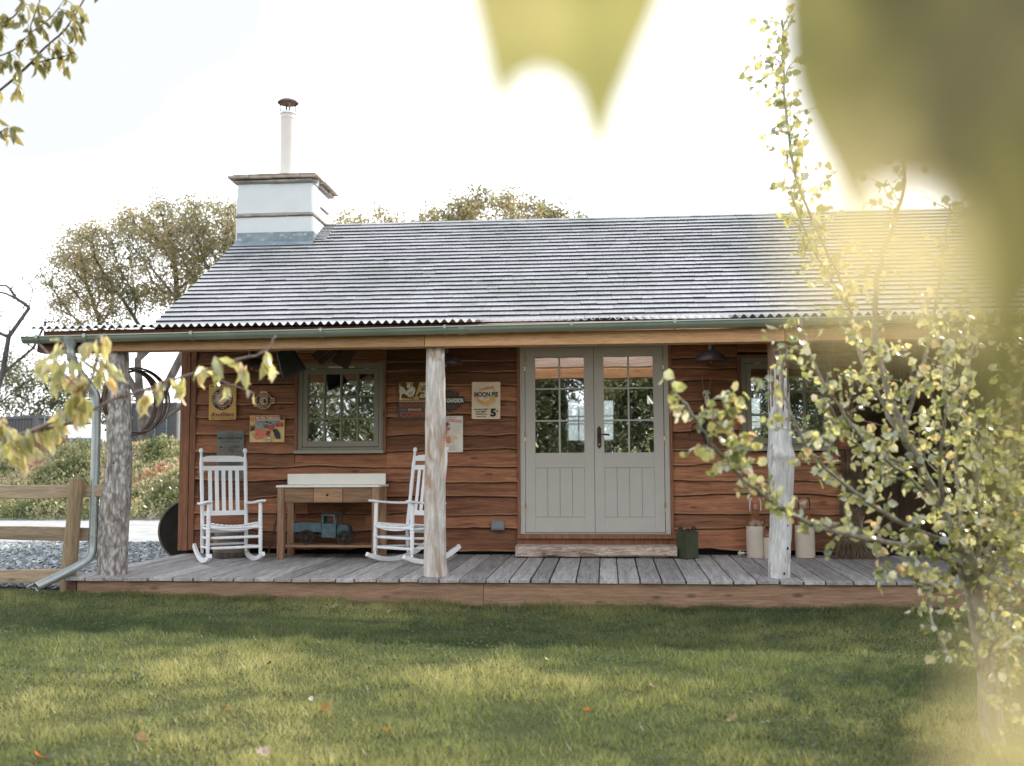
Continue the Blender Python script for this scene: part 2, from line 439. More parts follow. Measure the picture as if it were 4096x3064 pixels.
for x0, x1 in ((XL + .03, XL + .14), (XR - .12, XR)):
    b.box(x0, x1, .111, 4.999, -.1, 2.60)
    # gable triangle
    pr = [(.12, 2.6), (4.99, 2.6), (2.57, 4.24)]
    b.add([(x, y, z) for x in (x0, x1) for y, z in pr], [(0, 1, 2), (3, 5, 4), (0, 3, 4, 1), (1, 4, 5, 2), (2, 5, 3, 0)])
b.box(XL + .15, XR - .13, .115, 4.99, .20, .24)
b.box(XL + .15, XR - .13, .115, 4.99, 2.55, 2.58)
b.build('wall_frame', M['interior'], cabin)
# rear window bars seen through the rooms
for k, (x0, x1, z0, z1) in enumerate(RW):
    w = MB(); f = .03
    w.box(x0, x0 + f, 5.02, 5.07, z0, z1); w.box(x1 - f, x1, 5.02, 5.07, z0, z1)
    w.box(x0 + f, x1 - f, 5.02, 5.07, z0, z0 + f); w.box(x0 + f, x1 - f, 5.02, 5.07, z1 - f, z1)
    nx = 4
    for i in range(1, nx): w.box(x0 + (x1 - x0) * i / nx - .008, x0 + (x1 - x0) * i / nx + .008, 5.03, 5.055, z0 + f, z1 - f)
    for q in (.42, .60): w.box(x0 + f, x1 - f, 5.026, 5.06, z0 + (z1 - z0) * q - .008, z0 + (z1 - z0) * q + .008)
    w.build('rear_window', M['olive'], cabin)
# near-black sheets standing in for the shade of the crawl space
b = MB(); b.box(XL + .2, XR - .1, .02, .06, -.3, .30); b.box(XL + .2, XR - .1, .0, 1.0, -.25, -.2); b.build('crawl_space_shade', M['void'], cabin)
# dark open bay at the right
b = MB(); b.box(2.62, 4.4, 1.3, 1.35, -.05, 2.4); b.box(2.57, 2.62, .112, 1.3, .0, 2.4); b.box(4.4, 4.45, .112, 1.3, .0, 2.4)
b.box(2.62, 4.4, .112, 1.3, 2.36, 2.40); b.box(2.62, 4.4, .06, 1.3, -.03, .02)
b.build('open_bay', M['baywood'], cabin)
# corner boards
b = MB(); b.box(-4.761, -4.655, -.07, -.02, .085, 2.36, .6); b.box(-4.652, -4.585, -.062, -.018, .09, 2.36, .35)
b.box(-4.775, -4.752, -.019, .10, .085, 2.36, .4)
b.build('corner_board', M['casing'], cabin, bevel=.003)
# left gable boards
b = MB()
for i in range(24):
    z0 = .1 + i * .17
    yy0, yy1 = (.1, 5.0) if z0 < 2.55 else (.12 + (z0 + .17 - 2.55) / .66, 5.02 - (z0 + .17 - 2.55) / .66)
    if yy1 - yy0 > .2: b.bar((-4.752, yy0, z0 + .085), (-4.752, yy1, z0 + .085), .03, .172, rnd.random(), up=(0, -.1, 1))
b.build('gable_boards', wood('gable cedar', (.06, .02, .009), (.20, .075, .03), 'Y', .7, .4, .4), cabin)

# ---- roof shingles
SL = math.atan(.574); DS = Vector((0, math.cos(SL), math.sin(SL))); NS = Vector((0, -math.sin(SL), math.cos(SL)))
E0 = Vector((0, -.58, 2.515)); LEN = 3.66; EXPO = .138
b = MB(); bt = []
ncourse = int(LEN / EXPO) + 1
for i in range(ncourse):
    s0 = i * EXPO; x = -4.88 + rnd.uniform(-.02, .0); r = random.Random(100 + i)
    wob = r.uniform(-.004, .004); ctone = r.uniform(-.08, .08)
    while x < 7.1:
        w = r.uniform(.10, .26); th = r.uniform(.023, .027); up = r.uniform(-.003, .003) + wob
        tone = min(1, max(0, r.gauss(.5, .10) + ctone))
        x2 = min(x + w, 7.12)
        L = min(EXPO * 1.25, LEN - s0)
        if L > .03:
            lift0 = th + r.uniform(0, .003); lift1 = .004
            def P(xx, s, h): return tuple(E0 + Vector((xx, 0, 0)) + DS * s + NS * h)
            a = s0 + up; g = .0012
            vs = [P(x + g, a, -.004), P(x2 - g, a, -.004), P(x + g, a, lift0), P(x2 - g, a, lift0), P(x + g, a + L, lift1), P(x2 - g, a + L, lift1)]
            b.cur = 0
            b.add(vs, [(2, 3, 5, 4), (0, 2, 4), (1, 5, 3)], tone)
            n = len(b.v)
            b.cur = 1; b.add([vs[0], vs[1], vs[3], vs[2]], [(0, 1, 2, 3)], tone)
        x = x2
    b.cur = 0
me_roof = b.build('roof_shingles', [M['shingle'], M['butt_shade']], cabin)
b = MB()
# decking under shingles, rear slope, ridge
b.add([E0 + Vector((-4.86, 0, 0)) - NS * .03, E0 + Vector((7.1, 0, 0)) - NS * .03, E0 + Vector((7.1, 0, 0)) + DS * LEN - NS * .03, E0 + Vector((-4.86, 0, 0)) + DS * LEN - NS * .03,
       E0 + Vector((-4.86, 0, 0)) - NS * .006, E0 + Vector((7.1, 0, 0)) - NS * .006, E0 + Vector((7.1, 0, 0)) + DS * LEN - NS * .006, E0 + Vector((-4.86, 0, 0)) + DS * LEN - NS * .006],
      [(0, 1, 2, 3), (4, 7, 6, 5), (0, 4, 5, 1), (1, 5, 6, 2), (2, 6, 7, 3), (3, 7, 4, 0)])
b.build('roof_boarding', M['interior'], cabin)
b = MB(); yr, zr = 2.6, (E0 + DS * LEN).z
b.add([(-4.88, yr, zr), (7.1, yr, zr), (7.1, 5.75, 2.515), (-4.88, 5.75, 2.515), (-4.88, yr, zr - .03), (7.1, yr, zr - .03), (7.1, 5.75, 2.485), (-4.88, 5.75, 2.485)],
      [(0, 1, 2, 3), (4, 7, 6, 5), (0, 4, 5, 1), (2, 6, 7, 3), (0, 3, 7, 4), (1, 5, 6, 2)], .5)
b.build('rear_roof_slope', M['shingle'], cabin)
b = MB(); x = -3.84
while x < 7.1:
    w = rnd.uniform(.5, .9); x2 = min(7.11, x + w)
    b.add([(x, yr - .13, zr - .052), (x2, yr - .13, zr - .052), (x2, yr + .02, zr + .032), (x, yr + .02, zr + .032), (x2, yr + .15, zr - .05), (x, yr + .15, zr - .05)], [(0, 1, 2, 3), (3, 2, 4, 5)], rnd.uniform(.4, .9)); x = x2 + .004
b.build('ridge_capping', M['shingle'], cabin)

# ---- porch roof: corrugated sheets, clear over the doors
def corrugated(name, x0, x1, mat):
    X = np.arange(x0, x1, .0766 / 10); Z = .016 * np.cos(2 * np.pi * X / .0766)
    V = []; ny = 3
    for j in range(ny):
        y = -2.09 + (-.46 + 2.09) * j / (ny - 1); z = 2.322 + .141 * (y + 2.09)
        V.append(np.stack([X, X * 0 + y, z + Z], 1))
    V = np.concatenate(V); n = len(X); F = []
    for j in range(ny - 1):
        i = np.arange(n - 1); F.append(np.stack([j * n + i, j * n + i + 1, (j + 1) * n + i + 1, (j + 1) * n + i], 1))
    return np_mesh(name, V, np.concatenate(F), mat, None, cabin, True)
corrugated('porch_roof_sheet', -5.39, -1.16, M['tin'])
corrugated('clear_roof_sheet', -1.20, 1.16, M['skylight'])
corrugated('porch_roof_sheet', 1.12, 7.1, M['tin'])
b = MB()
for y, zt in ((-.55, 2.515), (-1.05, 2.445), (-1.55, 2.372)):
    b.box(-5.3, 7.05, y - .03, y + .03, zt - .15, zt - .012, rnd.random())
b.build('porch_purlin', M['purlin'], cabin, bevel=.004)
b = MB(); b.box(-5.32, 7.05, -1.985, -1.96, 2.235, 2.302); b.build('eaves_fascia', M['casing'], cabin)
for x0, x1, m in ((-5.40, -4.72, 'darkbeam'), (-4.718, -1.662, 'beamwood'), (-1.658, 1.60, 'beamwood'), (1.604, 7.0, 'beamwood')):
    b = MB(); b.box(x0, x1, -1.955, -1.80, 2.105, 2.232, rnd.random()); b.build('eaves_beam', M[m], cabin, bevel=.005)
# gutter
b = MB(); X = [-5.485, -5.3] + [-5 + i for i in range(13)]
gz = lambda x: 2.266 + .0078 * (x + 1.29) * (1 if x > -5 else 1)
ring = [(math.cos(a) * .056, math.sin(a) * .056) for a in [math.pi + math.pi * k / 10 for k in range(11)]]
ring = ring + [(p * .93, q * .93) for p, q in ring[::-1]]
V = []
for x in X:
    for p, q in ring: V.append((x, -2.035 + p, gz(x) + q))
n = len(ring); fs = [(i * n + j, i * n + (j + 1) % n, (i + 1) * n + (j + 1) % n, (i + 1) * n + j) for i in range(len(X) - 1) for j in range(n)]
fs += [tuple(range(n))[::-1], tuple((len(X) - 1) * n + j for j in range(n))]
b.add(V, fs)
for s in (-1,): b.tube([(x, -2.035 - .056, gz(x) + .004) for x in X], .009, 8)
gut = b.build('gutter', M['gutter'], cabin, smooth=40)
for x in (-5.33, -4.86, -3.83, -2.6, -1.45, -.3, .62, 1.77, 2.9, 4.1):
    b = MB(); pts = [(x, -2.035 + math.cos(a) * .061, gz(x) + math.sin(a) * .061) for a in [math.pi + math.pi * k / 8 for k in range(9)]]
    for p, q in zip(pts, pts[1:]): b.bar(p, q, .028, .006)
    b.bar((x, -2.101, gz(x) - .012), (x, -2.101, gz(x) + .02), .028, .012); b.build('gutter_bracket', M['gutter'], gut)
for x in (-4.71, -1.30):
    b = MB(); pts = [(x, -2.035 + math.cos(a) * .060, gz(x) + math.sin(a) * .060) for a in [math.pi + math.pi * k / 8 for k in range(9)]]
    for p, q in zip(pts, pts[1:]): b.bar(p, q, .06, .007)
    b.build('gutter_union', M['gutter'], gut)
# downpipe
dp = MB(); dp.lathe([(.072, 2.235), (.066, 2.20), (.036, 2.135), (.036, 2.10)], -5.02, -2.035, 20)
pts = [(-5.02, -2.035, 2.11), (-5.015, -2.03, 2.04), (-4.985, -1.97, 1.93), (-4.93, -1.90, 1.82), (-4.87, -1.85, 1.73), (-4.848, -1.84, 1.66), (-4.845, -1.84, 1.0), (-4.838, -1.86, .33), (-4.835, -1.87, .22), (-4.845, -1.92, .155), (-4.89, -2.0, .105), (-5.02, -2.15, .01), (-5.14, -2.30, -.065)]
def smooth_path(p, k=2):
    p = [Vector(q) for q in p]
    for _ in range(k):
        o = [p[0]]
        for a, c in zip(p, p[1:]): o += [a * .75 + c * .25, a * .25 + c * .75]
        p = o + [p[-1]]
    return p
dp.tube(smooth_path(pts, 2), .039, 16, caps=False)
dpo = dp.build('downpipe', M['galv'], cabin, smooth=50)
dpo.modifiers.new('wall', 'SOLIDIFY').thickness = .003
for z in (.34, 1.58):
    b = MB(); b.lathe([(.043, z - .03), (.046, z - .028), (.046, z - .012), (.042, z - .01), (.042, z + .01), (.046, z + .012), (.046, z + .028), (.043, z + .03)], -4.838 if z < 1 else -4.847, -1.86 if z < 1 else -1.84, 18)
    b.bar((-4.80, -1.85, z), (-4.74, -1.83, z), .02, .03); b.build('pipe_collar', M['galv'], dpo, smooth=30)
# ---- porch posts: rough tree trunks
def trunk_post(secs, mats, seed, knob=None, holes=()):
    """secs: (z, x centre, radius) measured up the post."""
    b = MB(); n = 40; ks = 100; zs = np.linspace(secs[0][0], secs[-1][0], ks)
    sx = np.interp(zs, [s[0] for s in secs], [s[1] for s in secs]); sr = np.interp(zs, [s[0] for s in secs], [s[2] for s in secs])
    V = []; yc = -1.80
    for i, z in enumerate(zs):
        for j in range(n):
            a = 2 * math.pi * j / n
            w = float(vnoise(math.cos(a) * 1.6 + 5, math.sin(a) * 1.6 + z * 1.7, seed) - .5) * .30 + float(vnoise(math.cos(a) * 4 + 9, math.sin(a) * 4 + z * 3.5, seed + 1) - .5) * .20 + float(vnoise(a * 3.2, z * 14 + math.sin(a) * 2, seed + 2) - .5) * .09
            r = sr[i] * (1 + w * .55)
            if knob:
                for kz, ka, kr, kw in knob:
                    da = abs((a - ka + math.pi) % (2 * math.pi) - math.pi); r += kr * math.exp(-((z - kz) / kw) ** 2 - (da / .6) ** 2)
            V.append((sx[i] + math.cos(a) * r, yc + math.sin(a) * r, z))
    fs = [(i * n + j, i * n + (j + 1) % n, (i + 1) * n + (j + 1) % n, (i + 1) * n + j) for i in range(ks - 1) for j in range(n)]
    b.add(V, fs)
    for q in range(len(b.f)): b.m[q] = 1 if (zs[q // n] > secs[-1][0] - .42 + .22 * math.sin(q % n * 1.9 + seed)) else 0
    o = b.build('porch_post', mats, cabin, smooth=180)
    for hx, hz, hr in holes:
        h = MB(); vs = []; m = 10
        Rr = float(np.interp(hz, zs, sr)); cx = float(np.interp(hz, zs, sx))
        for ring_, dy in ((1.0, .001), (.55, .012)):
            for j in range(m):
                a = 2 * math.pi * j / m; px = hx + math.cos(a) * hr * ring_ * .7; pz = hz + math.sin(a) * hr * ring_ * (1 + .25 * math.sin(3 * a + hx * 9))
                d = max(.02, Rr * Rr * 1.04 - (px - cx) ** 2); vs.append((px, -1.80 - math.sqrt(d) - .003 - (.008 - dy if ring_ == 1.0 else -.001), pz))
        h.add(vs, [(j, (j + 1) % m, m + (j + 1) % m, m + j) for j in range(m)] + [tuple(range(m, 2 * m))])
        h.build('knot_hole', M['knot'], o)
    return o
trunk_post([(-.02, -4.671, .132), (.12, -4.674, .140), (.275, -4.678, .141), (.45, -4.672, .134), (.558, -4.669, .139), (.70, -4.658, .133), (.818, -4.646, .124), (1.0, -4.636, .119), (1.175, -4.633, .113), (1.45, -4.645, .114), (1.52, -4.654, .121), (1.60, -4.652, .112), (1.714, -4.659, .108), (1.9, -4.668, .104), (2.105, -4.674, .102)], [M['post_grey'], M['post_grey']], 3, [(1.62, 3.4, .03, .06), (.75, 5.9, .03, .12)], ((-4.70, 1.36, .013), (-4.61, 1.05, .010)))
trunk_post([(-.02, -1.586, .102), (.4, -1.585, .098), (1.03, -1.58, .094), (1.4, -1.578, .094), (1.8, -1.578, .09), (2.105, -1.58, .086)], [M['post_pale'], M['post_pale']], 8, [(.02, .3, .02, .06)])
trunk_post([(-.02, 1.522, .104), (.3, 1.54, .100), (.73, 1.565, .099), (.95, 1.567, .112), (1.08, 1.567, .122), (1.18, 1.563, .102), (1.44, 1.562, .092), (1.8, 1.566, .09), (2.105, 1.567, .09)], [M['post_white'], M['post_top']], 15, [(1.10, 4.3, .02, .05), (1.09, 5.4, .018, .04)], ((1.585, .47, .009), (1.58, .27, .014), (1.545, .05, .013)))

# ---- chimney
ch = MB(); cx0, cx1, cy0, cy1 = -4.90, -3.84, 1.95, 2.87
def taper(b, z0, z1, gx0, gx1):
    vs = []
    for z, g in ((z0, gx0), (z1, gx1)):
        vs += [(cx0 + g, cy0 + g, z), (cx1 - g, cy0 + g, z), (cx1 - g, cy1 - g, z), (cx0 + g, cy1 - g, z)]
    b.add(vs, [(0, 1, 5, 4), (1, 2, 6, 5), (2, 3, 7, 6), (3, 0, 4, 7), (4, 5, 6, 7), (3, 2, 1, 0)])
taper(ch, 3.55, 4.335, 0, 0); taper(ch, 4.36, 4.79, .0, .016)
cho = ch.build('chimney', M['stone_white'], cabin, bevel=.02)
b = MB()
x = cx0 - .02
while x < cx1 - .05:
    w = rnd.uniform(.2, .36); x2 = min(x + w, cx1 + .012); b.box(x + .004, x2, cy0 - .018 - rnd.random() * .012, cy0 + .2, 4.336 + rnd.uniform(-.004, .004), 4.359 + rnd.uniform(-.003, .003)); x = x2
b.box(cx1 - .3, cx1 + .02, cy0 + .203, cy1, 4.338, 4.357)
b.box(cx1 - .1, cx1 + .02, cy0 + .35, cy0 + .75, 4.52, 4.532)
b.build('slate_course', M['slate'], cho, bevel=.003)
b = MB()
for z0, z1, o in ((4.792, 4.818, .035), (4.835, 4.868, .085), (4.885, 4.905, .035)):
    for side in range(4):
        L = (cx1 - cx0 + 2 * o) if side % 2 == 0 else (cy1 - cy0 + 2 * o); p = 0
        while p < L - .02:
            w = rnd.uniform(.22, .42); q = min(p + w, L); dz = rnd.uniform(-.005, .005); e = rnd.uniform(-.012, .012)
            if side == 0: b.box(cx0 - o + p, cx0 - o + q - .004, cy0 - o + e, cy0 + .12, z0 + dz, z1 + dz)
            elif side == 2: b.box(cx0 - o + p, cx0 - o + q - .004, cy1 - .12, cy1 + o + e, z0 + dz, z1 + dz)
            elif side == 1 and .1 < p + .1 < L - .1: b.box(cx1 - .12, cx1 + o + e, cy0 - o + max(p, .14 + o), cy0 - o + min(q, L - .14 - o) - .004, z0 + dz, z1 + dz) if min(q, L - .14 - o) - max(p, .14 + o) > .02 else None
            elif side == 3 and .1 < p + .1 < L - .1: b.box(cx0 - o + e, cx0 + .12, cy0 - o + max(p, .14 + o), cy0 - o + min(q, L - .14 - o) - .004, z0 + dz, z1 + dz) if min(q, L - .14 - o) - max(p, .14 + o) > .02 else None
            p = q
b.build('chimney_cap', M['slate'], cho, bevel=.004)
b = MB(); b.box(cx0 + .01, cx1 - .01, cy0 + .01, cy1 - .01, 4.79, 4.90)
vs = [(cx0 - .02, cy0 - .02, 4.905), (cx1 + .02, cy0 - .02, 4.905), (cx1 + .02, cy1 + .02, 4.905), (cx0 - .02, cy1 + .02, 4.905), (cx0 + .22, cy0 + .25, 4.985), (cx1 - .22, cy0 + .25, 4.985), (cx1 - .22, cy1 - .25, 4.985), (cx0 + .22, cy1 - .25, 4.985)]
b.add(vs, [(0, 1, 5, 4), (1, 2, 6, 5), (2, 3, 7, 6), (3, 0, 4, 7), (4, 5, 6, 7)]); b.build('chimney_flaunching', M['mortar'], cho)
b = MB(); b.box(cx0 + .03, cx1 - .02, cy0 - .012, cy0 + .02, 3.99, 4.115); b.box(cx1 - .02, cx1 + .012, cy0 - .012, cy0 + .3, 4.0, 4.115)
P0 = lambda x, y, h: (x, y, 2.515 + .574 * (y + .58) + h)
b.add([P0(cx0 + .02, 1.80, .034), P0(cx1 + .03, 1.80, .034), P0(cx1 + .03, 1.955, .045), P0(cx0 + .02, 1.955, .045), P0(cx0 + .02, 1.80, .026), P0(cx1 + .03, 1.80, .026)], [(0, 1, 2, 3), (4, 5, 1, 0)])
b.build('lead_flashing', M['lead'], cho)
# stepped side flashing
b = MB()
for i in range(6):
    y = 2.0 + i * .105; z = 2.515 + .574 * (y + .58); b.box(cx1, cx1 + .16, y, y + .12, z + .025, z + .05)
b.build('stepped_flashing', M['shingle'], cho)
fl = MB(); fx, fy = -4.34, 2.4
fl.lathe([(.108, 4.97), (.102, 5.0), (.101, 5.80), (.106, 5.803), (.106, 5.815), (.101, 5.82), (.101, 5.87), (.108, 5.872), (.108, 5.90), (.10, 5.905), (.085, 5.905)], fx, fy, 32)
flo = fl.build('flue', M['flue'], cho, smooth=40)
b = MB(); b.lathe([(.107, 5.868), (.111, 5.87), (.111, 5.895), (.107, 5.897)], fx, fy, 32); b.build('clamp_band', M['steel'], cho, smooth=40)
b = MB(); b.lathe([(.146, 6.035), (.144, 6.028), (.10, 6.055), (.0, 6.07)], fx, fy, 32); b.lathe([(.147, 6.034), (.11, 6.068), (.05, 6.09), (.0, 6.094)], fx, fy, 32)
for k in range(4):
    a = .5 + k * math.pi / 2; b.bar((fx + .105 * math.cos(a), fy + .105 * math.sin(a), 5.87), (fx + .105 * math.cos(a), fy + .105 * math.sin(a), 6.05), .022, .004, up=(math.cos(a), math.sin(a), 0))
for k in range(20):
    a = k * math.pi / 10; b.tube([(fx + .095 * math.cos(a), fy + .095 * math.sin(a), 5.9), (fx + .12 * math.cos(a), fy + .12 * math.sin(a), 6.045)], .0016, 4)
b.build('cowl', M['cowl'], cho, smooth=40)

# ---- windows
def window(x0, x1, z0, z1):
    """Frame outer x0..x1, z0 (sill top)..z1."""
    w = tag(empty('window', ((x0 + x1) / 2, 0, z0))); w.parent = cabin; at = w.location.copy()
    def bd(b, n, m, bevel=.003):
        o = b.build(n, M[m], None, bevel=bevel, at=at); o.location = (0, 0, 0); o.parent = w; return o
    b = MB(); c = .034
    b.box(x0 - c, x0, -.075, -.01, z0 - .04, z1 + c, .5); b.box(x1, x1 + c, -.075, -.01, z0 - .04, z1 + c, .4); b.box(x0, x1, -.073, -.01, z1, z1 + c, .6); bd(b, 'casing', 'casing')
    b = MB(); b.box(x0, x0 + .052, -.055, .06, z0, z1); b.box(x1 - .052, x1, -.055, .06, z0, z1); b.box(x0 + .052, x1 - .052, -.0555, .06, z1 - .055, z1); b.box(x0 + .052, x1 - .052, -.0535, .06, z0, z0 + .03); bd(b, 'frame', 'olive')
    b = MB(); b.box(x0 - .03, x1 + .01, -.10, -.0, z0 - .038, z0 - .001); bd(b, 'sill', 'sill')
    a0, a1, c0, c1 = x0 + .056, x1 - .056, z0 + .036, z1 - .060
    b = MB(); b.box(a0 - .004, a1 + .004, -.036, .05, c0 - .006, c0); b.box(a0 - .004, a1 + .004, -.036, .05, c1, c1 + .005); b.box(a0 - .004, a0, -.036, .05, c0, c1); b.box(a1, a1 + .004, -.036, .05, c0, c1); bd(b, 'shadow_gap', 'gap', 0)
    g0, g1, h0, h1 = a0 + .052, a1 - .052, c0 + .062, c1 - .055
    b = MB(); b.box(a0, g0, -.05, .03, c0, c1); b.box(g1, a1, -.05, .03, c0, c1); b.box(g0, g1, -.0502, .03, c0, h0); b.box(g0, g1, -.0502, .03, h1, c1)
    for i in (1, 2, 3): xx = g0 + (g1 - g0) * i / 4; b.box(xx - .0085, xx + .0085, -.042, .02, h0, h1)
    for q in (1 / 3, 2 / 3): zz = h0 + (h1 - h0) * q; b.box(g0, g1, -.0405, .018, zz - .0075, zz + .0075)
    bd(b, 'sash', 'olive', .002)
    b = MB(); b.box(g0, g1, -.008, -.004, h0, h1); bd(b, 'pane', 'pane', 0)
    for q in (.18, .80): b = MB(); xx = x0 + (x1 - x0) * q; b.box(xx - .03, xx + .03, -.059, -.04, z1 - .062, z1 - .054); bd(b, 'hinge', 'steel', 0)
    return w, bd
w1, bd1 = window(-3.417, -2.451, 1.19, 2.152)
b = MB(); b.box(-3.07, -2.775, -.068, -.054, 2.100, 2.124); bd1(b, 'trickle_vent', 'cream', .006)
window(1.445, 2.411, 1.19, 2.152)

# ---- double doors
b = MB()
b.box(-.969, -.937, -.07, .02, .23, 2.42, .5); b.box(.677, .709, -.07, .02, .23, 2.42, .4); b.box(-.937, .677, -.068, .02, 2.315, 2.42, .5)
b.build('door_casing', M['casing'], cabin, bevel=.003)
b = MB(); b.box(-.969, .715, -.10, .02, .224, .266, .6); b.box(-.975, .72, -.058, -.01, .09, .222, .35); b.build('threshold', M['casing'], cabin, bevel=.003)
b = MB(); b.box(-.937, -.882, -.05, .06, .268, 2.314); b.box(.623, .677, -.05, .06, .268, 2.314); b.box(-.882, .623, -.0502, .06, 2.296, 2.314); b.box(-.882, .623, -.03, .06, .267, .285)
b.box(-.945, -.93, -.06, -.04, .275, .30)
b.build('door_frame', M['sage'], cabin, bevel=.003)
def door_leaf(x0, x1, hinge_left):
    z0, z1 = .288, 2.292
    d = empty('door_leaf', (x0 if hinge_left else x1, 0, z0)); d.parent = cabin; at = d.location.copy()
    def bd(b, n, m, bevel=.002, smooth=None):
        o = b.build(n, M[m], None, bevel=bevel, at=at, smooth=smooth); o.location = (0, 0, 0); o.parent = d; return o
    b = MB(); b.box(x0 - .004, x1 + .004, -.012, .03, z0 - .004, z1 + .004); 
    b = MB(); st = .105; g0, g1, h0, h1 = x0 + st, x1 - st, 1.145, 2.192
    b.box(x0, g0, -.044, .02, z0, z1); b.box(g1, x1, -.044, .02, z0, z1); b.box(g0, g1, -.0442, .02, h1, z1); b.box(g0, g1, -.0442, .02, .985, h0); b.box(g0, g1, -.0442, .02, z0, .452)
    pw = (g1 - g0 + .02) / 4; 
    for i in range(4): b.box(g0 + (g1 - g0) * i / 4 + .0016, g0 + (g1 - g0) * (i + 1) / 4 - .0016, -.0425, .015, .4545, .9825)
    for xx in ((g0 + g1) / 2,): b.box(xx - .0095, xx + .0095, -.036, .012, h0, h1)
    for q in (1 / 3, 2 / 3): zz = h0 + (h1 - h0) * q; b.box(g0, g1, -.0345, .010, zz - .009, zz + .009)
    bd(b, 'leaf_panel', 'sage', .0015)
    b = MB(); b.box(g0, g1, -.006, -.002, h0, h1); bd(b, 'pane', 'doorpane', 0)
    b = MB(); b.box(g0, g1, -.03, .01, .4530, .984); bd(b, 'panel_groove', 'groove', 0)
    hx = x0 - .004 if hinge_left else x1 + .004
    for zz in (.50, 1.27, 2.04): b = MB(); b.tube([(hx, -.052, zz), (hx, -.052, zz + .11)], .0085, 10); b.tube([(hx, -.052, zz + .053), (hx, -.052, zz + .057)], .0095, 10); bd(b, 'hinge', 'brass', 0, 40)
    if not hinge_left:
        px = x0 + .052
        b = MB(); b.prism([(px, 1.185), (px + .022, 1.215), (px + .022, 1.405), (px, 1.437), (px - .022, 1.405), (px - .022, 1.215)], -.052, -.044); bd(b, 'handle', 'rust', .002)
        b = MB(); b.tube([(px, -.05, 1.345), (px, -.098, 1.345)], .009, 10); b.tube([(px, -.095, 1.345), (px + .03, -.098, 1.343), (px + .11, -.094, 1.335)], [.009, .008, .011], 10); bd(b, 'lever', 'blackiron', 0, 40)
        b = MB(); b.tube([(px, -.0525, 1.235), (px, -.0555, 1.235)], .009, 12); bd(b, 'keyhole', 'brass', 0, 40)
    return d
door_leaf(-.878, -.1325, True); door_leaf(-.1285, .617, False)
b = MB(); b.box(-.1325, -.1285, -.02, .02, .288, 2.292); b.box(-.882, -.878, -.02, .02, .288, 2.292); b.box(.617, .623, -.02, .02, .288, 2.292); b.box(-.878, .617, -.02, .02, 2.292, 2.296); b.build('door_gap', M['gap'], cabin)

# ================================================================ DECK
deck = tag(empty('porch_deck', (0, -1, 0)), 'low weathered grey plank deck with red brown skirting along the cabin front', 'deck')
b = MB(); xf, xr = -5.005, -4.72; i = 0
# boards fan slightly from the left end until they run square by the doors
fx_ = [-5.005]
while fx_[-1] < 7.0: fx_.append(fx_[-1] + rnd.choice([.17, .19, .21, .235, .20]))
def rear_x(x):
    k = max(0, min(1, (x + .3) / (-5.0 + .3))); return x + .285 * k ** 1.0 * (1 if x < -.3 else 0)
for x0, x1 in zip(fx_, fx_[1:]):
    g = rnd.uniform(.004, .009); tone = rnd.random(); e = rnd.uniform(-.012, .012); dz = rnd.uniform(-.003, .002)
    y0, y1 = -2.055 + e, .02
    a0, a1, c0, c1 = x0 + g, x1 - g, rear_x(x0) + g, rear_x(x1) - g
    t0, t1 = deckz(y0) + dz, .049 + dz; th = .034
    b.add([(a0, y0, t0 - th), (a1, y0, t0 - th), (c0, y1, t1 - th), (c1, y1, t1 - th), (a0, y0, t0), (a1, y0, t0), (c0, y1, t1), (c1, y1, t1)],
          [(0, 2, 3, 1), (4, 5, 7, 6), (0, 1, 5, 4), (2, 6, 7, 3), (0, 4, 6, 2), (1, 3, 7, 5)], tone)
b.build('deck_boards', M['deck'], deck, bevel=.004, at=(0, -1, 0)).location = (0, 0, 0)
b = MB()
for x0, x1, tn in ((-4.90, -1.113, .4), (-1.109, 2.708, .55), (2.712, 7.0, .45)):
    b.box(x0, x1, -2.02, -1.985, -.40, -.036, tn)
b.build('skirting_board', M['skirt'], deck, at=(0, -1, 0)).location = (0, 0, 0)
b = MB(); b.bar((-4.88, -1.98, -.2), (-4.66, -.05, -.18), .04, .28, up=(0, 0, 1)); b.box(-4.6, 7, -1.5, -1.45, -.3, -.04); b.box(-4.6, 7, -.6, -.55, -.3, -.035)
b.build('deck_joist', M['skirt'], deck, at=(0, -1, 0)).location = (0, 0, 0)
b = MB(); b.box(-5.0, -4.91, -2.02, -1.94, -.35, -.037); b.build('corner_block', M['darkbeam'], deck, at=(0, -1, 0)).location = (0, 0, 0)

# split log step
b = MB(); n = 46; V = []; rg = 14
for i in range(n):
    x = -.968 + 1.685 * i / (n - 1)
    for j in range(rg):
        a = 2 * math.pi * j / rg; cz = math.cos(a); sy = math.sin(a)
        py = -.20 + .17 * math.copysign(abs(sy) ** .45, sy)
        pz = .107 + .06 * math.copysign(abs(cz) ** .4, cz)
        if sy < -.2: py += (float(vnoise(x * 5, j * .9, 4)) - .5) * .05 + (float(vnoise(x * 14, j * 1.4, 5)) - .5) * .018
        if cz > .2: pz += (float(vnoise(x * 4, j * .5, 6)) - .5) * .008
        V.append((x, py, pz))
fs = [(i * rg + j, i * rg + (j + 1) % rg, (i + 1) * rg + (j + 1) % rg, (i + 1) * rg + j) for i in range(n - 1) for j in range(rg)] + [tuple(range(rg))[::-1], tuple((n - 1) * rg + j for j in range(rg))]
b.add(V, fs); tag(b.build('log_step', M['step'], at=(-.12, -.2, .045), smooth=45), 'rough split log laid as a step below the double doors', 'step')
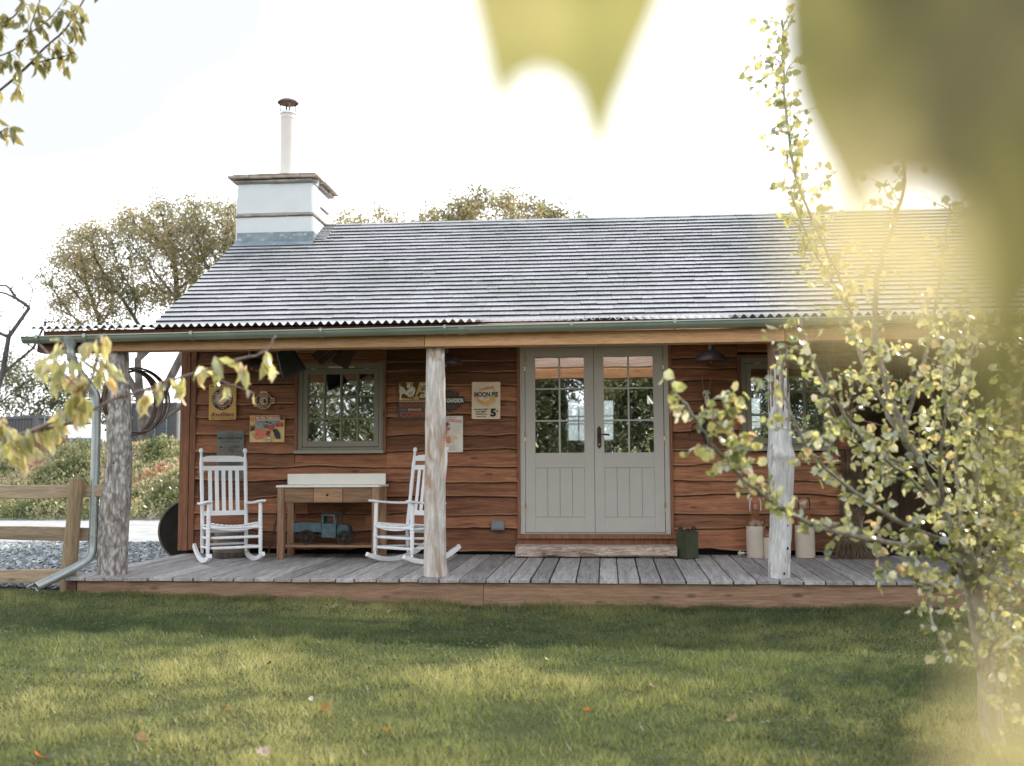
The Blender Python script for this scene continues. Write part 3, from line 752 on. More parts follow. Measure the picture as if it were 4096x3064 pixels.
# ================================================================ ROCKING CHAIRS
def turned(b, p, q, r, rings=(.25, .5, .75), n=10, foot=None):
    """Turned spindle from p to q with little ring beads."""
    p, q = Vector(p), Vector(q); pts = []; rad = []
    L = (q - p).length
    ts = sorted(set([0, 1] + [i / 14 for i in range(15)] + [t + d for t in rings for d in (-.014, -.006, 0, .006, .014) if 0 < t + d < 1]))
    for t in ts:
        k = r * (.86 + .14 * math.sin(math.pi * t))
        for c in rings:
            d = abs(t - c) * L
            if d < .004: k = r * .84
            elif d < .010: k = r * 1.05
        pts.append(p + (q - p) * t); rad.append(k)
    b.tube(pts, rad, n)

def rocking_chair(loc, rz, label):
    t = tag(empty('rocking_chair', loc, rz), label, 'rocking chair', 'white rocking chairs on the porch')
    W = M['white']
    # rear posts rise through the back; local forward is -Y
    def rear(s, z): return Vector((s * (.228 + .004 * z), .165 + .16 * max(0, z - .35) - .02 * z, z))
    for s in (-1, 1):
        b = MB(); zs = [.085 + i * (1.115 - .085) / 30 for i in range(31)]
        prof = []
        for z in zs:
            r = .0205
            if z < .16: r = .015 + .0055 * (z - .085) / .075
            if z > 1.02: r = .0205 - .009 * ((z - 1.02) / .095)
            for c in (.62, .66, .70, .84, .88):
                if abs(z - c) < .018: r *= .93
            prof.append(r)
        pts = [rear(s, z) for z in zs]; rad = prof
        for dz, r in ((.005, .0125), (.014, .019), (.026, .0235), (.038, .024), (.050, .0205), (.058, .012), (.062, .002)): pts.append(rear(s, 1.118 + dz)); rad.append(r)
        b.tube(pts, rad, 12); b.build('leg', W, t, smooth=50)
        b = MB(); turned(b, (s * .268, -.262, .085), (s * .262, -.255, .612), .0215, (.42, .48, .54, .62, .68)); b.build('leg', W, t, smooth=50)
        # arm: flat paddle
        b = MB(); V = []; n = 9
        for i in range(n):
            f = i / (n - 1); y = -.33 + f * .55; w = .046 * (1 - .45 * f) * (.62 + .38 * min(1, f * 8)); zc = .632 - .035 * f - .01 * math.sin(f * 3.1); xc = s * (.272 - .022 * f)
            V += [(xc - w, y, zc - .011), (xc + w, y, zc - .011), (xc + w, y, zc + .011), (xc - w, y, zc + .011)]
        b.add(V, [(4 * i + j, 4 * i + (j + 1) % 4, 4 * i + 4 + (j + 1) % 4, 4 * i + 4 + j) for i in range(n - 1) for j in range(4)] + [(3, 2, 1, 0), (4 * n - 4, 4 * n - 3, 4 * n - 2, 4 * n - 1)])
        b.build('arm', W, t, bevel=.004)
        # rocker: arc of radius 1.05
        b = MB(); V = []; n = 22; Rr = .92
        for i in range(n):
            y = -.385 + .84 * i / (n - 1); yy = y + .02; z = Rr - math.sqrt(Rr * Rr - yy * yy); h = .048 * (1 if 1 < i < n - 2 else .8); w = .017
            x = s * (.266 - .02 * (y + .3))
            V += [(x - w, y, z), (x + w, y, z), (x + w, y - yy * .05, z + h), (x - w, y - yy * .05, z + h)]
        b.add(V, [(4 * i + j, 4 * i + (j + 1) % 4, 4 * i + 4 + (j + 1) % 4, 4 * i + 4 + j) for i in range(n - 1) for j in range(4)] + [(3, 2, 1, 0), (4 * n - 4, 4 * n - 3, 4 * n - 2, 4 * n - 1)])
        b.build('rocker', W, t, bevel=.003)
        # side stretchers
        for z0, z1 in ((.355, .345), (.265, .245), (.165, .150)):
            b = MB(); turned(b, (s * .268, -.26, z0), tuple(rear(s, z1)), .0125, (.5,), 8); b.build('stretcher', W, t, smooth=50)
    for z in (.362, .262, .160): b = MB(); turned(b, (-.268, -.262, z), (.268, -.262, z), .0155, (.3, .34, .5, .66, .7) if z < .3 else (), 10); b.build('stretcher', W, t, smooth=50)
    for z in (.30, .17): a, c = rear(-1, z), rear(1, z); b = MB(); turned(b, a, c, .012, (), 8); b.build('stretcher', W, t, smooth=50)
    # backrest rails and slats
    def slab(b, z0, z1, cut=0, th=.010):
        p0, p1 = rear(-1, z0), rear(1, z0); q0, q1 = rear(-1, z1), rear(1, z1)
        bow = .018; n = 8; V = []
        for i in range(n + 1):
            f = i / n; k = math.sin(math.pi * f) * bow
            lo = p0.lerp(p1, f) + Vector((0, k, 0)); hi = q0.lerp(q1, f) + Vector((0, k, 0))
            if cut: e = min(f, 1 - f); hi.z -= cut * max(0, 1 - e / .16)
            for y, P_ in ((-th, lo), (th, lo), (th, hi), (-th, hi)): V.append(P_ + Vector((0, y, 0)))
        b.add(V, [(4 * i + j, 4 * i + (j + 1) % 4, 4 * i + 4 + (j + 1) % 4, 4 * i + 4 + j) for i in range(n) for j in range(4)] + [(3, 2, 1, 0), (4 * n, 4 * n + 1, 4 * n + 2, 4 * n + 3)])
    b = MB(); slab(b, 1.032, 1.098, .022); b.build('crest_rail', W, t, bevel=.003)
    b = MB(); slab(b, .940, .990); slab(b, .468, .518)
    for i in range(5):
        f = .19 + .155 * i
        lo = rear(-1, .50).lerp(rear(1, .50), f) + Vector((0, .017 * math.sin(math.pi * f), 0)); hi = rear(-1, .955).lerp(rear(1, .955), f) + Vector((0, .017 * math.sin(math.pi * f), 0))
        b.bar(lo, hi, .040, .010, up=(0, -1, .15))
    b.build('backrest', W, t, bevel=.002)
    # scooped slatted seat
    b = MB(); sag = lambda x: -.034 * (1 - (x / .262) ** 2)
    n = 12
    for (y, zz, h) in ((-.255, .405, .042), (.12, .365, .036)):
        V = []
        for i in range(n + 1):
            x = -.25 + .5 * i / n; V += [(x, y - .011, zz + sag(x) - h), (x, y + .011, zz + sag(x) - h), (x, y + .011, zz + sag(x)), (x, y - .011, zz + sag(x))]
        b.add(V, [(4 * i + j, 4 * i + (j + 1) % 4, 4 * i + 4 + (j + 1) % 4, 4 * i + 4 + j) for i in range(n) for j in range(4)] + [(3, 2, 1, 0), (4 * n, 4 * n + 1, 4 * n + 2, 4 * n + 3)])
    for i in range(11):
        x = -.225 + .045 * i; b.bar((x, -.28, .416 + sag(x)), (x * .94, .14, .376 + sag(x)), .034, .015, up=(-.26 * x, 0, 1))
    b.build('seat', W, t, bevel=.0025)
    return t
rocking_chair((-3.93, -.76, deckz(-.76)), R(34), 'white slatted rocking chair nearest the cabin corner, in front of the barrel base')
rocking_chair((-1.99, -.78, deckz(-.78)), R(-35), 'white slatted rocking chair half hidden behind the middle porch post')

# ================================================================ BENCH, TRUCK AND OTHER THINGS ON THE DECK
def part(b, name, m, root, bevel=0, smooth=None):
    return b.build(name, M[m], root, smooth=smooth, bevel=bevel, at=root.location)
tb = tag(empty('potting_bench', (-2.94, -.33, deckz(-.33))), 'wooden potting bench with white top and upstand below the left window', 'bench')
x0, x1, yf, yb = -3.475, -2.388, -.565, -.13; zd = deckz(-.33) - .004
b = MB(); b.box(x0 - .012, x1 + .012, yf - .015, yb + .02, .790, .813); part(b, 'bench_top', 'marble', tb, .002)
b = MB(); b.box(-3.50, -2.405, yb - .002, yb + .018, .8135, .930); part(b, 'upstand', 'marble', tb, .002)
for lx in (x0, x1 - .07):
    for ly in (yf, yb - .07): b = MB(); b.box(lx, lx + .07, ly, ly + .07, zd, .7895, rnd.random()); part(b, 'leg', 'benchleg', tb, .003)
w = (x1 - x0 - .14) / 3
for i in range(3):
    b = MB(); b.box(x0 + .07 + w * i + .002, x0 + .07 + w * (i + 1) - .002, yf + .012, yf + .034, .630, .787, (.25, .75, .15)[i]); d = part(b, 'drawer', 'bench', tb, .003)
    if i == 1: b = MB(); b.tube([(x0 + .07 + w * 1.48, yf + .011, .708), (x0 + .07 + w * 1.48, yf + .008, .708)], .013, 10); o = b.build('finger_hole', M['knot'], d, at=tb.location)
b = MB(); b.box(x0 + .04, x1 - .04, yf + .04, yb - .02, .158, .182, .5); part(b, 'shelf', 'bench', tb, .003)
b = MB(); b.box(x0 + .015, x0 + .04, yf + .07, yb - .07, .65, .785); b.box(x1 - .04, x1 - .015, yf + .07, yb - .07, .65, .785); b.box(x0 + .07, x1 - .07, yb - .05, yb - .03, .65, .785); part(b, 'apron', 'benchleg', tb)

tk = tag(empty('toy_truck', (-2.97, -.40, .183)), 'old blue tin toy truck with open bed on the bench shelf', 'toy truck')
ty0, ty1 = -.485, -.315
b = MB(); b.box(-3.325, -3.02, ty0 + .01, ty0 + .02, .315, .412); b.box(-3.325, -3.02, ty1 - .02, ty1 - .01, .315, .412); b.box(-3.325, -3.315, ty0 + .02, ty1 - .02, .315, .412); b.box(-3.03, -3.02, ty0 + .02, ty1 - .02, .315, .412); b.box(-3.314, -3.031, ty0 + .021, ty1 - .021, .318, .328); part(b, 'truck_bed', 'truckblue', tk, .002)
b = MB(); cab = [(-3.016, .258), (-2.862, .258), (-2.862, .40), (-2.882, .502), (-3.016, .502)]
for y0, y1 in ((ty0 + .004, ty0 + .012), (ty1 - .012, ty1 - .004)):
    b.prism([(-3.016, .258), (-2.862, .258), (-2.862, .405), (-3.016, .405)], y0, y1); b.box(-3.016, -2.998, y0, y1, .405, .50); b.add([(x, y, z) for y in (y0, y1) for x, z in ((-2.88, .405), (-2.862, .405), (-2.878, .5), (-2.896, .5))], [(0, 1, 2, 3), (7, 6, 5, 4), (0, 4, 5, 1), (1, 5, 6, 2), (2, 6, 7, 3), (3, 7, 4, 0)]); b.box(-2.998, -2.893, y0, y1, .487, .50)
b.box(-3.016, -3.006, ty0 + .013, ty1 - .013, .258, .50); b.box(-2.872, -2.863, ty0 + .013, ty1 - .013, .258, .405)
b.box(-3.004, -2.874, ty0 + .0135, ty1 - .0135, .262, .30)
part(b, 'truck_cab', 'truckblue', tk, .0015)
b = MB(); b.box(-3.03, -2.80, ty0 - .004, ty1 + .004, .503, .512); b.tube([(-2.83, ty0 + .01, .503), (-2.84, ty0 + .01, .37)], .005, 6); b.tube([(-2.83, ty1 - .01, .503), (-2.84, ty1 - .01, .37)], .005, 6); part(b, 'cab_roof', 'darktin', tk, .001)
b = MB(); b.prism([(-2.861, .285), (-2.735, .285), (-2.735, .365), (-2.745, .385), (-2.861, .40)], ty0 + .03, ty1 - .03); part(b, 'bonnet', 'truckblue', tk, .004)
b = MB(); b.box(-2.734, -2.722, ty0 + .035, ty1 - .035, .28, .375); 
for q in range(6): b.box(-2.7215, -2.718, ty0 + .04 + q * .016, ty0 + .048 + q * .016, .285, .37)
part(b, 'radiator', 'darktin', tk, .001)
b = MB(); b.box(-3.32, -2.73, ty0 + .05, ty0 + .062, .27, .284); b.box(-3.32, -2.73, ty1 - .062, ty1 - .05, .27, .284); part(b, 'chassis', 'darktin', tk)
for wx, wr in ((-3.18, .072), (-2.775, .071)):
    for wy in (ty0 - .006, ty1 + .006):
        b = MB(); cz = .183 + wr
        b.tube([(wx + wr * .94 * math.cos(a), wy, cz + wr * .94 * math.sin(a)) for a in [2 * math.pi * k / 20 for k in range(20)]], .0055, 6, closed=True)
        for k in range(8): a = k * math.pi / 4; b.bar((wx, wy, cz), (wx + wr * .92 * math.cos(a), wy, cz + wr * .92 * math.sin(a)), .005, .005)
        b.tube([(wx, wy - .01, cz), (wx, wy + .01, cz)], .013, 8); part(b, 'wheel', 'darktin', tk, 0, 50)
    for wy in (ty0 - .004, ty1 + .004):
        b = MB(); pts = [(wx + .087 * math.cos(a), wy, .183 + wr + .083 * math.sin(a)) for a in [math.pi * k / 10 for k in range(11)]]
        for p, q in zip(pts, pts[1:]): b.bar(p, q, .03, .004, up=(0, 0, 1) if abs(p[2] - q[2]) < .06 else (1, 0, 0))
        part(b, 'mudguard', 'darktin', tk)

# barrel base behind the left chair
bl = tag(empty('half_barrel', (-4.05, -.33, deckz(-.33))), 'squat dark barrel with pale hoops standing behind the left rocking chair', 'barrel')
zb = deckz(-.33)
b = MB(); b.lathe([(.195, zb), (.19, zb + .08), (.18, zb + .2), (.165, zb + .30), (.15, zb + .31), (.0, zb + .31)], -4.05, -.33, 30); part(b, 'staves', 'barrelwood', bl, 0, 40)
for z, r in ((.075, .194), (.165, .186), (.25, .176)): b = MB(); b.lathe([(r - .004, zb + z - .018), (r + .003, zb + z - .018), (r + .001, zb + z + .018), (r - .006, zb + z + .018)], -4.05, -.33, 30); part(b, 'hoop', 'rimwood', bl, 0, 40)

# hoe against the wall
he = tag(empty('garden_hoe', (-3.64, -.25, deckz(-.25))), 'rusty garden hoe with dark handle leaning on the boards beside the bench', 'hoe')
b = MB(); b.tube([(-3.655, -.30, .06), (-3.62, -.10, .46)], [.012, .012], 8); part(b, 'shaft', 'rust', he, 0, 40)
b = MB(); b.tube([(-3.62, -.10, .46), (-3.61, -.07, .60)], [.017, .015], 8); part(b, 'grip', 'blackiron', he, 0, 40)
b = MB(); b.box(-3.77, -3.56, -.325, -.30, deckz(-.3), deckz(-.3) + .035); part(b, 'blade', 'rimwood', he, .003)

# socket box
sb = tag(empty('wall_socket', (-1.183, -.06, .365)), 'grey outdoor socket box on the boards left of the doors', 'socket')
b = MB(); b.box(-1.252, -1.112, -.105, -.04, .315, .415); part(b, 'socket_box', 'greybox', sb, .006)
b = MB(); b.box(-1.248, -1.116, -.112, -.1055, .33, .411); part(b, 'socket_lid', 'greybox', sb, .004)

# petrol can
pc = tag(empty('petrol_can', (.82, -.33, deckz(-.33)), 0), 'dark green old petrol can with two screw caps right of the doors', 'petrol can')
MT = Matrix.Translation((.825, -.33, 0)) @ Matrix.Rotation(R(40), 4, 'Z')
z0 = deckz(-.33)
b = MB(); b.box(-.085, .085, -.078, .078, z0, z0 + .268, M=MT); b.box(-.089, .089, -.082, .082, z0 + .262, z0 + .275, M=MT); b.box(-.089, .089, -.082, .082, z0, z0 + .012, M=MT)
for y in (-.0785, .0785): b.box(-.055, .055, y - .003, y + .003, z0 + .05, z0 + .22, M=MT)
part(b, 'can_body', 'cangreen', pc, .004)
for lx, ly in ((-.052, .045), (.05, -.045)):
    b = MB(); b.lathe([(.022, z0 + .275), (.022, z0 + .30), (.027, z0 + .302), (.027, z0 + .318), (.012, z0 + .322), (.012, z0 + .332), (0, z0 + .332)], lx, ly, 14, M=MT); part(b, 'cap', 'darktin', pc, 0, 40)
b = MB(); b.tube([MT @ Vector(p) for p in ((-.03, -.0, z0 + .275), (-.02, 0, z0 + .30), (.03, 0, z0 + .30), (.04, 0, z0 + .275))], .006, 6); part(b, 'carry_handle', 'cangreen', pc, 0, 40)

# stoneware flagons
def flagon(x, y, r, h_white, h_sh, label, tap=False, bail=True, ear=False):
    z = deckz(y); t = tag(empty('stoneware_flagon', (x, y, z)), label, 'stoneware jar', 'stoneware flagons by the right hand post')
    b = MB(); b.lathe([(r * .94, z), (r, z + .02), (r, z + h_white)], x, y, 36); part(b, 'body', 'stoneware', t, 0, 40)
    nk = r * .30
    b = MB(); b.lathe([(r, z + h_white), (r * .99, z + h_white + h_sh * .36), (r * .86, z + h_white + h_sh * .6), (r * .5, z + h_white + h_sh * .9), (nk, z + h_white + h_sh), (nk, z + h_white + h_sh + .03), (nk * 1.2, z + h_white + h_sh + .035), (nk * 1.2, z + h_white + h_sh + .05), (0, z + h_white + h_sh + .05)], x, y, 36); part(b, 'shoulder', 'brownglaze', t, 0, 40)
    zt = z + h_white + h_sh + .05
    if bail:
        b = MB(); b.lathe([(nk * .95, zt), (nk * .95, zt + .055), (nk * .8, zt + .062), (0, zt + .062)], x, y, 18); part(b, 'stopper', 'copper', t, 0, 40)
        b = MB(); pts = [(x - .055, y, zt - .02), (x - .058, y, zt + .05), (x - .05, y, zt + .105), (x - .03, y, zt + .112)]
        for s in (-1, 1): b.tube(smooth_path([(x + s * (px - x) * -1, py, pz) for px, py, pz in pts], 2), .007, 8)
        part(b, 'wire_bail', 'steel' if tap else 'darktin', t, 0, 40)
    if ear:
        b = MB(); b.tube(smooth_path([(x - r * .35, y, zt - .02), (x - r * .75, y, zt - .02), (x - r * .95, y, zt - .05), (x - r * .85, y, zt - .10)], 2), .009, 8); part(b, 'ear_handle', 'brownglaze', t, 0, 40)
    if tap:
        b = MB(); b.tube([(x - r * .9, y - .02, z + .045), (x - r - .03, y - .02, z + .045), (x - r - .09, y - .02, z + .042)], [.016, .013, .017], 10); b.bar((x - r - .07, y - .02, z + .02), (x - r - .07, y - .02, z + .075), .012, .006); part(b, 'tap', 'bone', t, 0, 40)
    return t
flagon(1.545, -.22, .1, .325, .125, 'tall white and brown stoneware flagon with a wooden tap, left of the post', tap=True)
flagon(1.70, -.30, .088, .215, .10, 'short stoneware flagon with ear handle peeping out beside the bleached post', bail=False, ear=True)
flagon(2.045, -.22, .1, .335, .125, 'tall white and brown stoneware flagon standing right of the bleached post')

# besom of brushwood behind
bs = tag(empty('brushwood_bundle', (2.52, -.2, deckz(-.2))), 'bundle of dry brown brushwood standing upright against the wall', 'brushwood')
b = MB(); r = random.Random(4)
for i in range(230):
    a = r.uniform(-1, 1); x1_ = 2.50 + a * .30 * r.uniform(.4, 1); y1_ = -.2 - r.uniform(0, .2); x2_ = 2.55 + r.gauss(0, .05)
    pts = [(x1_, y1_, deckz(y1_) + .005), (x2_ * .45 + x1_ * .55 + r.gauss(0, .01), -.16 - r.uniform(0, .05), .22), (x2_ + r.gauss(0, .012), -.10 - r.uniform(0, .05), .55), (x2_ + .02 + r.gauss(0, .03), -.09 - r.uniform(0, .04), r.uniform(.9, 1.25))]
    b.tube(pts, [.003, .0035, .0035, .002], 4, caps=False, tone=r.random())
part(b, 'twigs', 'straw', bs)
b = MB(); b.lathe([(.085, .60), (.09, .605), (.09, .63), (.085, .635)], 2.56, -.13, 14); part(b, 'binding', 'rust', bs)

# ---- lamps
def wall_lamp(x, label):
    t = tag(empty('wall_lamp', (x, -.06, 2.33)), label, 'lamp', 'dome wall lamps under the porch roof'); y = -.40; z = 2.085
    b = MB(); b.lathe([(.172, z), (.174, z + .006), (.165, z + .03), (.125, z + .075), (.07, z + .105), (.04, z + .12), (.034, z + .17), (.038, z + .172), (.038, z + .20), (.0, z + .20)], x, y, 36); o = part(b, 'lamp_shade', 'lampshade', t, 0, 40); o.modifiers.new('w', 'SOLIDIFY').thickness = .003
    b = MB(); b.tube(smooth_path([(x, y, z + .19), (x, y, z + .27), (x, y + .06, z + .31), (x, -.06, z + .29)], 2), .012, 10); b.tube([(x, -.06, z + .29), (x, -.045, z + .29)], .045, 14); part(b, 'bracket', 'lampshade', t, 0, 40)
    b = MB(); b.lathe([(.0, z - .062), (.02, z - .058), (.036, z - .04), (.042, z - .015), (.036, z + .012), (.02, z + .035), (.014, z + .045)], x, y, 18); part(b, 'bulb', 'bulb', t, 0, 60)
    b = MB(); b.lathe([(.017, z + .03), (.017, z + .10)], x, y, 12); b.lathe([(.006, z - .02), (.010, z), (.006, z + .03)], x, y, 8); part(b, 'socket', 'brass', t, 0, 40)
wall_lamp(-3.83, 'dark dome wall lamp above the round badge sign near the cabin corner')
wall_lamp(-1.70, 'dark dome wall lamp with bare bulb partly behind the middle porch post')
wall_lamp(1.095, 'dark dome wall lamp with bare bulb between the doors and right window')

# ---- dark tin things hanging by the left window
t = tag(empty('hanging_bell', (-3.24, -.9, 2.2)), 'blackened wedge shaped bell hanging at an angle left of the first window', 'bell')
MT = Matrix.Translation((-3.26, -.9, 2.10)) @ Matrix.Rotation(R(-24), 4, 'Y')
b = MB(); n = 4
V = [MT @ Vector(p) for p in ((-.125, -.05, -.15), (.125, -.05, -.15), (.125, .05, -.15), (-.125, .05, -.15), (-.085, -.03, .13), (.085, -.03, .13), (.085, .03, .13), (-.085, .03, .13))]
b.add(V, [(0, 1, 5, 4), (1, 2, 6, 5), (2, 3, 7, 6), (3, 0, 4, 7), (4, 5, 6, 7), (3, 2, 1, 0)]); part(b, 'bell_body', 'bellgreen', t, .012)
b = MB(); b.tube([MT @ Vector((0, 0, .12)), MT @ Vector((.03, 0, .2)), Vector((-3.2, -.95, 2.34))], .006, 6); part(b, 'hanging_strap', 'blackiron', t)
t = tag(empty('hanging_toolbox', (-2.78, -.9, 2.2)), 'dark angular tin box hung askew above the first window', 'tin box')
MT = Matrix.Translation((-2.865, -.9, 2.165)) @ Matrix.Rotation(R(-33), 4, 'Y')
b = MB(); b.box(-.115, .12, -.06, .06, -.075, -.006, M=MT); b.box(-.125, .125, -.065, .065, .002, .075, M=MT); part(b, 'box_body', 'satchel', t, .006)
b = MB(); b.box(-.118, .10, -.0665, .0, -.005, .001, M=MT); part(b, 'seam', 'rimwood', t)
b = MB(); b.tube([MT @ Vector((0, 0, .07)), Vector((-2.82, -.98, 2.36))], .006, 6); part(b, 'hanging_strap', 'blackiron', t)
t = tag(empty('hanging_tin_plate', (-2.66, -.9, 2.25)), 'dark red square tin plate hanging by its corner over the first window', 'tin plate')
MT = Matrix.Translation((-2.675, -.89, 2.155)) @ Matrix.Rotation(R(30), 4, 'Y')
b = MB(); b.box(-.085, .085, -.012, .0, -.125, .14, M=MT); b.box(.06, .085, .0005, .06, -.12, .14, M=MT); part(b, 'plate', 'satchel', t, .003)
b = MB(); b.tube([MT @ Vector((0, 0, .13)), Vector((-2.62, -.98, 2.36))], .006, 6); part(b, 'hanging_strap', 'blackiron', t)

# ---- iron hoops on the left post
hoop = None
for k, (cx, cy, cz, rr, yaw, tilt) in enumerate(((-4.60, -1.60, 1.63, .315, 72, 4), (-4.58, -1.64, 1.64, .325, 60, -3), (-4.57, -1.58, 1.65, .31, 50, 6), (-4.56, -1.62, 1.66, .325, 40, -6))):
    b = MB(); m = 40; V = []
    for j in range(m):
        a = 2 * math.pi * j / m
        for r_, y_ in ((rr, -.023), (rr, .023), (rr - .008, .023), (rr - .008, -.023)): V.append((r_ * math.cos(a), y_, r_ * math.sin(a)))
    b.add(V, [(4 * i + j, 4 * i + (j + 1) % 4, 4 * ((i + 1) % m) + (j + 1) % 4, 4 * ((i + 1) % m) + j) for i in range(m) for j in range(4)])
    o = b.build('barrel_hoop', M['rust']); o.location = (cx, cy, cz); o.rotation_euler = (R(tilt), 0, R(yaw))
    tag(o, 'rusty iron barrel hoop hung in a bunch on the left corner post', 'barrel hoop', 'rusty barrel hoops hung on the corner post')
# ---- old plate wheel leaning on the gable
t = tag(empty('iron_wheel_plate', (-4.86, .55, -.1)), 'large dark round plate with a worn rim leaning behind the cabin corner', 'wheel')
MT = Matrix.Translation((-4.80, .42, .28)) @ Matrix.Rotation(R(20), 4, 'Z') @ Matrix.Rotation(R(96), 4, 'X')
b = MB(); b.lathe([(.0, -.02), (.35, -.02), (.35, .02), (.0, .02)], 0, 0, 48, M=MT); part(b, 'plate', 'millstone', t, 0, 30)
b = MB(); b.lathe([(.352, -.03), (.372, -.03), (.372, .03), (.352, .03), (.352, -.03)], 0, 0, 48, M=MT); part(b, 'rim', 'rimwood', t, 0, 30)

# ---- skull and iron ornament by the right window
t = tag(empty('antlered_skull', (1.08, -.06, 1.72)), 'small bleached deer skull with thin antlers on the boards right of the doors', 'skull')
b = MB(); prof = [(.0, -.075), (.016, -.072), (.022, -.04), (.026, 0), (.042, .03), (.046, .055), (.03, .08), (.0, .088)]
MT = Matrix.Translation((1.075, -.085, 1.725)) @ Matrix.Rotation(R(8), 4, 'X') @ Matrix.Diagonal((1, .7, 1, 1)); b.lathe(prof, 0, 0, 16, M=MT); part(b, 'skull', 'bone', t, 0, 60)
for s in (-1, 1): b = MB(); b.lathe([(0, -.011), (.008, -.008), (.011, 0), (.008, .008), (0, .011)], 0, 0, 8, M=Matrix.Translation((1.075 + s * .026, -.113, 1.755))); part(b, 'eye_socket', 'knot', t, 0, 60)
for s in (-1, 1): b = MB(); b.tube(smooth_path([(1.075 + s * .02, -.08, 1.79), (1.075 + s * .034, -.08, 1.84), (1.075 + s * .045, -.10, 1.90), (1.075 + s * .036, -.12, 1.965)], 2), [.007] * 5 + [.005] * 5 + [.003] * 3, 8); b.tube([(1.075 + s * .042, -.098, 1.88), (1.075 + s * .052, -.12, 1.915)], [.0035, .0015], 6); part(b, 'antler', 'horn', t, 0, 60)
t = tag(empty('iron_ornament', (1.08, -.06, 1.45)), 'black wrought iron wall ornament with curled arms below the deer skull', 'wall ornament')
b = MB()
for s in (-1, 1):
    for q, (rr, zc) in enumerate(((.13, 1.50), (.09, 1.41), (.11, 1.33))):
        b.tube([(1.06 + s * (.02 + rr * (1 - math.cos(a)) * .7), -.075, zc + rr * .5 * math.sin(a)) for a in [k * .35 for k in range(11)]], [.011 - .0007 * k for k in range(11)], 6)
b.tube([(1.06, -.075, 1.22), (1.06, -.075, 1.60)], .012, 8); b.prism([(1.0, 1.34), (1.10, 1.32), (1.13, 1.40), (1.08, 1.47), (1.01, 1.45)], -.085, -.068); part(b, 'scrolls', 'blackiron', t, 0, 40)
# ================================================================ TIN SIGNS
_txt = {}
def text_mesh(s, bold=.012, shear=0):
    key = (s, bold, shear)
    if key not in _txt:
        cu = bpy.data.curves.new('t', 'FONT'); cu.body = s; cu.size = 1; cu.offset = bold; cu.resolution_u = 3; cu.fill_mode = 'FRONT'; cu.shear = shear
        o = bpy.data.objects.new('t', cu); COL.objects.link(o); bpy.context.view_layer.update()
        me = bpy.data.meshes.new_from_object(o.evaluated_get(bpy.context.evaluated_depsgraph_get()))
        vs = [(v.co.x, v.co.y) for v in me.vertices]; fs = [tuple(p.vertices) for p in me.polygons]
        bpy.data.objects.remove(o); bpy.data.curves.remove(cu); bpy.data.meshes.remove(me)
        _txt[key] = (vs, fs)
    return _txt[key]

